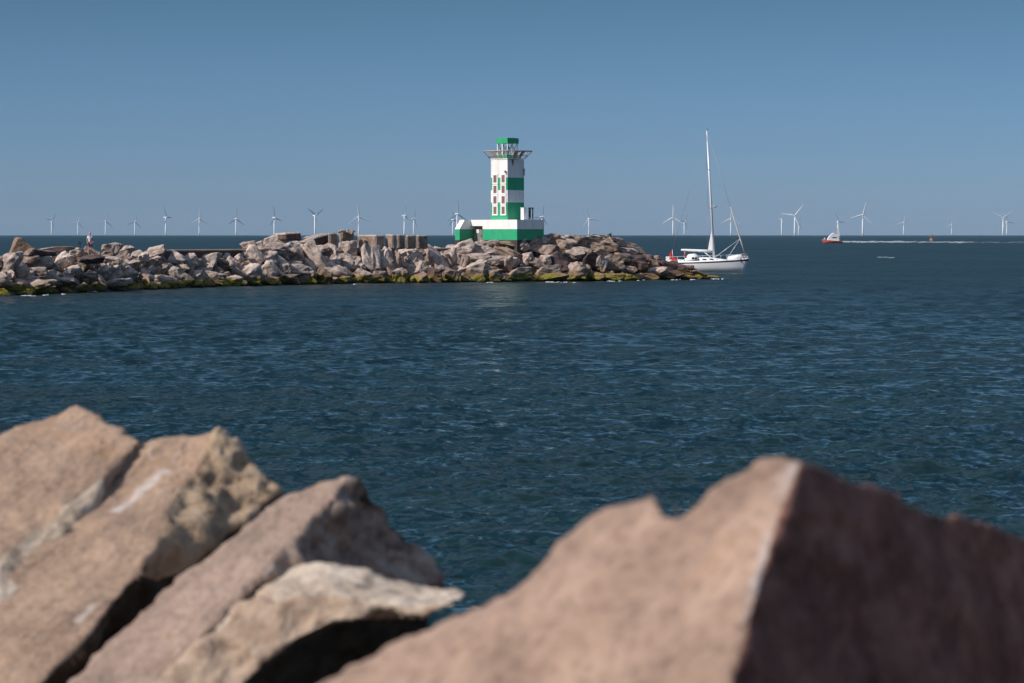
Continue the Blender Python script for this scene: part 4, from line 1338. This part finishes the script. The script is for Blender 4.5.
for (px, py, w, n) in ((30, 296.3, 14, 9), (46, 295.6, 5, 4), (63, 294.6, 4, 2), (95, 292.2, 4, 2), (551, 282.6, 10, 22), (566, 283, 10, 6), (610, 281.6, 6, 7), (621, 281.5, 4, 4), (640, 280.6, 8, 8), (675, 280, 10, 8), (692, 279.8, 8, 7), (718, 279.3, 12, 14), (489, 283, 6, 3), (355, 284.5, 5, 2)):
    for _ in range(n):
        x = px + rnd.gauss(0, w * .35); y = py + rnd.uniform(-0.4, 0.3)
        d = H * F / (y - HY)
        q = P(x, y, d)
        pts.append((q.x, q.y, 0.02, rnd.uniform(.06, .22), rnd.uniform(.12, .4), rnd.uniform(.03, .07)))
foam('foam', pts, 'white foam where small waves break along the foot of the breakwater')
pts = []
for (px, py, w, n) in ((880, 257.6, 14, 4), (893, 258.0, 6, 5)):
    for _ in range(n):
        x = px + rnd.gauss(0, w * .4); y = py + rnd.uniform(-0.3, 0.3)
        d = H * F / (y - HY); q = P(x, y, d)
        pts.append((q.x, q.y, 0.05, rnd.uniform(.2, .7), rnd.uniform(.4, 1.2), rnd.uniform(.03, .08)))
foam('whitecap', pts, 'two small whitecaps on open water below the red boat wake')
pts = []
for i in range(520):
    t = rnd.random() ** 1.7
    px = 840 + t * 218
    y = 241.9 + 0.55 * t + rnd.gauss(0, 0.22 + 0.2 * t)
    d = H * F / (y - HY); q = P(px, y, d)
    k = 1.0 if t < .3 else (0.7 if t < .6 else 0.4)
    if rnd.random() > k + 0.15: continue
    pts.append((q.x, q.y, 0.05, rnd.uniform(1.2, 3.0), rnd.uniform(2, 7), rnd.uniform(.08, .32) * k * k))
bpy.data.objects['whitecap'].data.materials[0] = M['whitecap']
wk = foam('wake', pts, 'long thin white wake trailing right behind the red boat')
wk.data.materials[0] = M['wake']

# --------------------------------------------------------- near shore mound
def build_near_ground():
    bm = bmesh.new()
    prof = [(-30, 2.6), (3, 2.7), (5.5, 2.3), (8, 1.9), (12, 1.1), (20, -0.1), (27, -1.2), (34, -2.0)]
    xs = [-60 + i * 2.0 for i in range(61)]
    ys = [-30, -20, -10, -5, 0, 2, 4, 6, 8, 10, 12, 14, 16, 18, 20, 22, 25, 28, 34]
    rows = [[bm.verts.new((x, y, interp(prof, y) + 0.3 * noise.noise(Vector((x * .4, y * .4, 3))))) for x in xs] for y in ys]
    for a, b in zip(rows, rows[1:]):
        for k in range(len(a) - 1): bm.faces.new([a[k], a[k + 1], b[k + 1], b[k]])
    o = obj('terrain', bm, M['core'], smooth=True)
    o['kind'] = 'structure'
build_near_ground()

# ---------------------------------------------------------- near blocks
def plane_hit(px, py, anchor, n):
    r_ = Vector(((px - 512) / F, 1.0, -(py - HY) / F))
    a = anchor - Vector((0, 0, H))
    t = n.dot(a) / n.dot(r_)
    return r_ * t + Vector((0, 0, H))

def near_block(label, planes, verts, faces, back, mats, L, amps, name='concrete_block', group='large concrete blocks in the foreground', smooth_n=2, seed=0, sz=0.86, lumps=(), scars=()):
    """planes: name -> (px,py,d, normal); verts: name -> (px,py,plane) ; faces: (names, material slot); back: offset vector"""
    pl = {k: (P(*v[:3]) + Vector(v[3]).normalized() * (v[4] if len(v) > 4 else 0.0), Vector(v[3]).normalized()) for k, v in planes.items()}
    V = {}
    for k, v in verts.items():
        V[k] = P(v[0], v[1], v[2]) if isinstance(v[2], (int, float)) else plane_hit(v[0], v[1], *pl[v[2]])
    c = sum(V.values(), Vector()) / len(V)
    bm = bmesh.new()
    bv = {k: bm.verts.new(p - c) for k, p in V.items()}
    for ks, mi in faces:
        f = bm.faces.new([bv[k] for k in ks]); f.material_index = mi
    bmesh.ops.recalc_face_normals(bm, faces=bm.faces)
    # orient towards the camera
    bm.faces.ensure_lookup_table()
    f0 = bm.faces[0]
    if f0.normal.dot(Vector((0, 0, H)) - (f0.calc_center_median() + c)) < 0:
        bmesh.ops.reverse_faces(bm, faces=bm.faces[:])
    bd = [e for e in bm.edges if e.is_boundary]
    ret = bmesh.ops.extrude_edge_only(bm, edges=bd)
    nv = [g for g in ret['geom'] if isinstance(g, bmesh.types.BMVert)]
    nf = [g for g in ret['geom'] if isinstance(g, bmesh.types.BMFace)]
    cc = sum((v.co for v in nv), Vector()) / len(nv)
    for v in nv:
        q = v.co - cc
        v.co = cc + Vector((q.x * 0.86, q.y * 0.86, q.z * sz)) + Vector(back)
    ne = [e for e in bm.edges if e.is_boundary]
    cap = bmesh.ops.contextual_create(bm, geom=ne)
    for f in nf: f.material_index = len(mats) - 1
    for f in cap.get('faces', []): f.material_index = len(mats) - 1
    for (p, s, mi, sd) in lumps:
        rn = random.Random(sd)
        q = P(*p) - c
        vv = []
        for _ in range(14):
            u = Vector((rn.gauss(0, 1), rn.gauss(0, 1), rn.gauss(0, 1))).normalized()
            vv.append(bm.verts.new(q + Vector((u.x * s[0], u.y * s[1], u.z * s[2]))))
        r_ = bmesh.ops.convex_hull(bm, input=vv)
        for g in r_['geom']:
            if isinstance(g, bmesh.types.BMFace): g.material_index = mi
        dead = list({g for g in r_['geom_interior'] + r_['geom_unused'] if isinstance(g, bmesh.types.BMVert)})
        bmesh.ops.delete(bm, geom=dead, context='VERTS')
    bmesh.ops.recalc_face_normals(bm, faces=bm.faces)
    subdiv_to(bm, L, 10, 60000)
    for _ in range(smooth_n):
        bmesh.ops.smooth_vert(bm, verts=bm.verts, factor=0.5, use_axis_x=True, use_axis_y=True, use_axis_z=True)
    bm.normal_update()
    off = Vector((seed, seed * 2.0, 0))
    amp = {}
    for v in bm.verts:
        am = sum(amps[f.material_index] for f in v.link_faces) / max(1, len(v.link_faces))
        a = noise.fractal(v.co * 2.0 + off, 0.8, 2.1, 5)
        b_ = noise.fractal(v.co * 9.0 + off, 0.7, 2.1, 4)
        r_ = abs(noise.noise(v.co * 3.2 + off * 3))
        amp[v] = am * (a * 0.9 + b_ * 0.42 - r_ * 0.7)
    for v, q in amp.items(): v.co += v.normal * q
    bm.normal_update()
    for f in bm.faces:
        if f.material_index == len(mats) - 1 and f.normal.z > 0.2: f.material_index = 0
    o = obj(name, bm, mats, smooth=True)
    o.location = c
    tag(o, label, 'concrete block', group)
    # pale scrapes and worn places on a cast face are part of that face's surface
    if scars:
        mm = mats[0].copy(); o.data.materials[0] = mm
        nt_ = mm.node_tree; L_ = nt_.links; pb = nt_.nodes['Principled BSDF']
        col = pb.inputs['Base Color'].links[0].from_socket
        tcn = N(nt_, 'ShaderNodeTexCoord'); vec = tcn.outputs['Object']
        for (pth, wd, plk, st) in scars:
            an, nn = pl[plk]
            a0, a1 = [plane_hit(x, y, an, nn) - c for x, y in pth]
            dv = a1 - a0
            s1 = N(nt_, 'ShaderNodeVectorMath', operation='SUBTRACT'); L_.new(vec, s1.inputs[0]); s1.inputs[1].default_value = tuple(a0)
            dt_ = N(nt_, 'ShaderNodeVectorMath', operation='DOT_PRODUCT'); L_.new(s1.outputs[0], dt_.inputs[0]); dt_.inputs[1].default_value = tuple(dv / dv.length_squared)
            cl = N(nt_, 'ShaderNodeClamp'); L_.new(dt_.outputs['Value'], cl.inputs[0])
            sc = N(nt_, 'ShaderNodeVectorMath', operation='SCALE'); sc.inputs[0].default_value = tuple(dv); L_.new(cl.outputs[0], sc.inputs['Scale'])
            s2 = N(nt_, 'ShaderNodeVectorMath', operation='SUBTRACT'); L_.new(s1.outputs[0], s2.inputs[0]); L_.new(sc.outputs[0], s2.inputs[1])
            ln_ = N(nt_, 'ShaderNodeVectorMath', operation='LENGTH'); L_.new(s2.outputs[0], ln_.inputs[0])
            nz = noise_tex(nt_, vec, 0.35 / wd, 5, 0.75)
            ma = N(nt_, 'ShaderNodeMath', operation='MULTIPLY_ADD'); L_.new(nz, ma.inputs[0]); ma.inputs[1].default_value = wd * 2.6; L_.new(ln_.outputs['Value'], ma.inputs[2])
            mr_ = N(nt_, 'ShaderNodeMapRange'); L_.new(ma.outputs[0], mr_.inputs[0])
            mr_.inputs['From Min'].default_value = wd * 2.5; mr_.inputs['From Max'].default_value = wd * 1.5
            mr_.inputs['To Max'].default_value = st
            col = mix(nt_, mr_.outputs[0], col, (0.66, 0.59, 0.56))
        L_.new(col, pb.inputs['Base Color'])
    return o

up = (-0.15, -0.40, 0.90)
# A: slab behind at far left
near_block('far left tan slab with a pale chipped lower lip, peaking at its right end',
  {'t': (215, 435, 14.0, up, 0.055), 'l': (215, 435, 14.0, up, -0.02)},
  {'a': (-70, 455, 't'), 'b': (0, 428, 't'), 'c': (45, 413, 't'), 'd': (75, 403, 't'), 'e': (110, 424, 't'), 'f': (143, 440, 't'), 'g': (104, 478, 't'), 'h': (70, 504, 't'), 'i': (35, 528, 't'), 'j': (0, 560, 't'), 'k': (-70, 610, 't'),
   'm': (98, 508, 'l'), 'n': (54, 560, 'l'), 'o': (0, 612, 'l'), 'p': (-70, 680, 'l')},
  [(('a', 'b', 'c', 'd', 'e', 'f', 'g', 'h', 'i', 'j', 'k'), 0), (('g', 'm', 'h'), 1), (('h', 'm', 'n', 'i'), 1), (('i', 'n', 'o', 'j'), 1), (('j', 'o', 'p', 'k'), 1)],
  (0.15, 0.8, -0.9), [M['cast'], M['lip'], M['broken_grey']], 0.045, [0.030, 0.05, 0.06], seed=1)
# B: long slab with broken tan end
near_block('long tan concrete slab with a rough yellowish broken end, left of the middle slab',
  {'t': (215, 435, 14.0, up), 'r': (215, 435, 14.0, (0.28, -0.60, 0.76))},
  {'a': (128, 446, 't'), 'b': (160, 437, 't'), 'c': (190, 437, 't'), 'd': (215, 434, 't'), 'e': (196, 470, 't'), 'f': (176, 500, 't'), 'g': (160, 540, 't'), 'h': (140, 574, 't'),
   'i': (100, 622, 't'), 'j': (52, 672, 't'), 'k': (10, 730, 't'), 'l': (-80, 780, 't'), 'm': (-80, 650, 't'), 'n': (0, 582, 't'), 'o': (74, 508, 't'),
   'p': (238, 444, 'r'), 'q': (262, 466, 'r'), 'r': (283, 492, 'r'), 's': (240, 528, 'r'), 't': (205, 556, 'r'), 'u': (168, 584, 'r')},
  [(('a', 'b', 'c', 'd', 'e', 'f', 'g', 'h', 'i', 'j', 'k', 'l', 'm', 'n', 'o'), 0),
   (('d', 'p', 'q', 'r', 's', 'e'), 1), (('e', 's', 't', 'f'), 1), (('f', 't', 'u', 'g'), 1), (('g', 'u', 'h'), 1)],
  (-0.42, 0.5, -0.75), [M['cast'], M['broken'], M['underside_shade']], 0.045, [0.022, 0.075, 0.06], seed=9,
  scars=[([(118, 508), (164, 470)], 0.036, 't', 0.7), ([(78, 622), (92, 606)], 0.022, 't', 0.4)])
# C: middle slab
near_block('pinkish middle slab pointing up right with a rough shaded grey end',
  {'t': (350, 475, 12.6, (-0.22, -0.42, 0.88)), 'r': (350, 475, 12.6, (0.70, -0.66, 0.18))},
  {'a': (284, 491, 't'), 'b': (318, 477, 't'), 'c': (350, 474, 't'), 'd': (330, 505, 't'), 'e': (300, 532, 't'), 'f': (272, 560, 't'), 'g': (262, 580, 't'), 'h': (200, 640, 't'), 'i': (130, 720, 't'), 'j': (10, 760, 't'), 'k': (60, 690, 't'), 'l': (120, 625, 't'), 'm': (172, 582, 't'), 'n': (236, 530, 't'),
   'o': (368, 480, 'r'), 'p': (392, 508, 'r'), 'q': (420, 545, 'r'), 'r': (442, 580, 'r'), 's': (400, 592, 'r'), 't': (340, 590, 'r')},
  [(('a', 'b', 'c', 'd', 'e', 'f', 'g', 'h', 'i', 'j', 'k', 'l', 'm', 'n'), 0),
   (('c', 'o', 'p', 'd'), 1), (('d', 'p', 'q', 'e'), 1), (('e', 'q', 'r', 's', 'f'), 1), (('f', 's', 't', 'g'), 1)],
  (-0.12, 0.8, -0.8), [M['cast_pink'], M['broken_grey'], M['underside_shade']], 0.04, [0.018, 0.10, 0.06], seed=7)
# D: arched rough lump
near_block('arched rough tan block with a pale top spanning the dark hollow',
  {'t': (320, 563, 11.9, (-0.10, -0.45, 0.88)), 'f': (320, 600, 11.4, (-0.15, -0.88, 0.42))},
  {'a': (262, 582, 't'), 'b': (288, 568, 't'), 'c': (322, 563, 't'), 'd': (360, 570, 't'), 'e': (402, 580, 't'), 'f': (440, 584, 't'), 'g': (468, 594, 't'),
   'h': (456, 604, 'f'), 'i': (420, 602, 'f'), 'j': (370, 598, 'f'), 'k': (320, 592, 'f'), 'l': (275, 600, 'f'),
   'm': (425, 622, 'f'), 'n': (385, 622, 'f'), 'o': (335, 626, 'f'), 'p': (300, 640, 'f'), 'q': (262, 664, 'f'), 'r': (215, 720, 'f'), 's': (120, 730, 'f'), 't': (170, 672, 'f'), 'u': (225, 620, 'f')},
  [(('a', 'b', 'c', 'k', 'l'), 0), (('c', 'd', 'j', 'k'), 0), (('d', 'e', 'i', 'j'), 0), (('e', 'f', 'g', 'h', 'i'), 0),
   (('h', 'm', 'n', 'i'), 1), (('i', 'n', 'o', 'j'), 1), (('j', 'o', 'p', 'k'), 1), (('k', 'p', 'q', 'l'), 1), (('l', 'q', 'r', 's', 't', 'u'), 1), (('l', 'u', 'a'), 1)],
  (0.0, 0.38, -0.03), [M['lip'], M['broken_pink'], M['underside_shade']], 0.035, [0.04, 0.05, 0.04], seed=12, sz=0.7)
# E: big block at right, lit left face and shaded right face
n_l = (-0.45, -0.52, 0.73)
near_block('biggest foreground block at right with a sunlit left face and dark brown right face',
  {'l': (800, 463, 7.0, n_l), 'r': (800, 463, 7.0, (0.703, -0.414, 0.146))},
  {'a': (792, 452, 'l'), 'a2': (764, 451, 'l'), 'b': (743, 459, 'l'), 'c': (721, 470, 'l'), 'd': (702, 486, 'l'), 'e': (690, 500, 'l'), 'f': (680, 512, 'l'), 'g': (668, 512, 'l'), 'h': (655, 490, 'l'), 'i': (640, 491, 'l'), 'i2': (622, 497, 'l'),
   'j': (600, 506, 'l'), 'k': (580, 518, 'l'), 'l': (562, 531, 'l'), 'm': (545, 552, 'l'), 'n': (525, 576, 'l'), 'o': (500, 590, 'l'), 'p': (470, 606, 'l'), 'q': (415, 634, 'l'), 'r': (360, 664, 'l'), 's': (300, 700, 'l'), 't': (260, 760, 'l'),
   'u': (802, 457, 'r'), 'v': (778, 520, 'r'), 'w': (760, 585, 'r'), 'x': (735, 683, 'r'), 'y': (715, 770, 'r'),
   'ra': (828, 468, 'r'), 'rb': (862, 479, 'r'), 'rc': (905, 492, 'r'), 'rd': (950, 508, 'r'), 're': (1000, 522, 'r'), 'rf': (1050, 534, 'r'), 'rg': (1130, 560, 'r'), 'rh': (1130, 770, 'r')},
  [(('a', 'a2', 'b', 'c', 'd', 'e', 'f', 'g', 'h', 'i', 'i2', 'j', 'k', 'l', 'm', 'n', 'o', 'p', 'q', 'r', 's', 't', 'y', 'x', 'w', 'v', 'u'), 0),
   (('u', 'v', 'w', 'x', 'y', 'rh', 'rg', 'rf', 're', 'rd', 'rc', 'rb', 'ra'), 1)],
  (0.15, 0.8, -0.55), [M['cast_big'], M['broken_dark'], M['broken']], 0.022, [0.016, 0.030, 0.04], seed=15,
  lumps=[((647, 506, 7.28), (0.055, 0.045, 0.045), 0, 4), ((677, 510, 7.3), (0.014, 0.02, 0.022), 0, 9)], smooth_n=5,
  scars=[([(776, 530), (760, 588)], 0.024, 'l', 0.9), ([(794, 468), (755, 620)], 0.030, 'l', 0.4)])

# loose boulders under and around the blocks
random.seed(77)
lowspots = [(-1.25, 14.5, 1.6, 2.0, 1.3, 'dark boulder deep in the hollow under the arched block'),
            (-0.35, 15.2, 1.2, 1.8, 1.2, 'dark boulder at the water in the gap between the near blocks'),
            (0.7, 10.5, 1.9, 2.2, 1.4, None), (2.2, 9.6, 2.1, 2.4, 1.6, None), (-2.9, 12.4, 2.1, 2.2, 1.4, None), (-1.6, 10.2, 1.9, 1.8, 1.2, None),
            (3.6, 8.2, 2.9, 2.2, 1.6, None), (-4.8, 14.5, 2.9, 3.0, 2.0, None), (-4.4, 11.0, 2.9, 2.5, 1.7, None), (1.6, 13.2, 1.2, 2.2, 1.4, None),
            (-0.2, 12.9, 1.3, 1.8, 1.3, None), (3.4, 12.5, 1.6, 2.4, 1.6, None), (-2.4, 17.0, 0.8, 2.2, 1.5, None), (0.3, 17.2, 0.6, 2.0, 1.3, None), (5.6, 10.5, 2.5, 2.4, 1.8, None)]
for x, y, z, w, h, lab in lowspots:
    o = bpy.data.objects.new('boulder', VAR['rock_brown'][random.randrange(18)]); COL.objects.link(o)
    o.location = (x, y, z - (0.0 if lab else 0.7)); o.scale = (w, w * .9, h); o.rotation_euler = (random.uniform(-.3, .3), random.uniform(-.3, .3), random.uniform(0, 6))
    tag(o, lab or 'loose boulder wedged low beneath the large foreground concrete blocks', 'boulder', 'boulders under the foreground blocks')

# -------------------------------------------------------------------- haze
bm = bmesh.new()
add_box(bm, (0, 0, (130 - 3) / 2), (42000, 42000, 133))
m = bpy.data.materials.new('haze'); m.use_nodes = True
nt = m.node_tree; nt.nodes.remove(nt.nodes['Principled BSDF'])
pv = N(nt, 'ShaderNodeVolumePrincipled')
pv.inputs['Color'].default_value = (0.50, 0.72, 0.95, 1)
pv.inputs['Density'].default_value = 1.9e-5
nt.links.new(pv.outputs[0], nt.nodes['Material Output'].inputs['Volume'])
hz = obj('haze', bm, m)
tag(hz, 'thin bluish sea haze over the distant water', 'haze', kind='stuff')
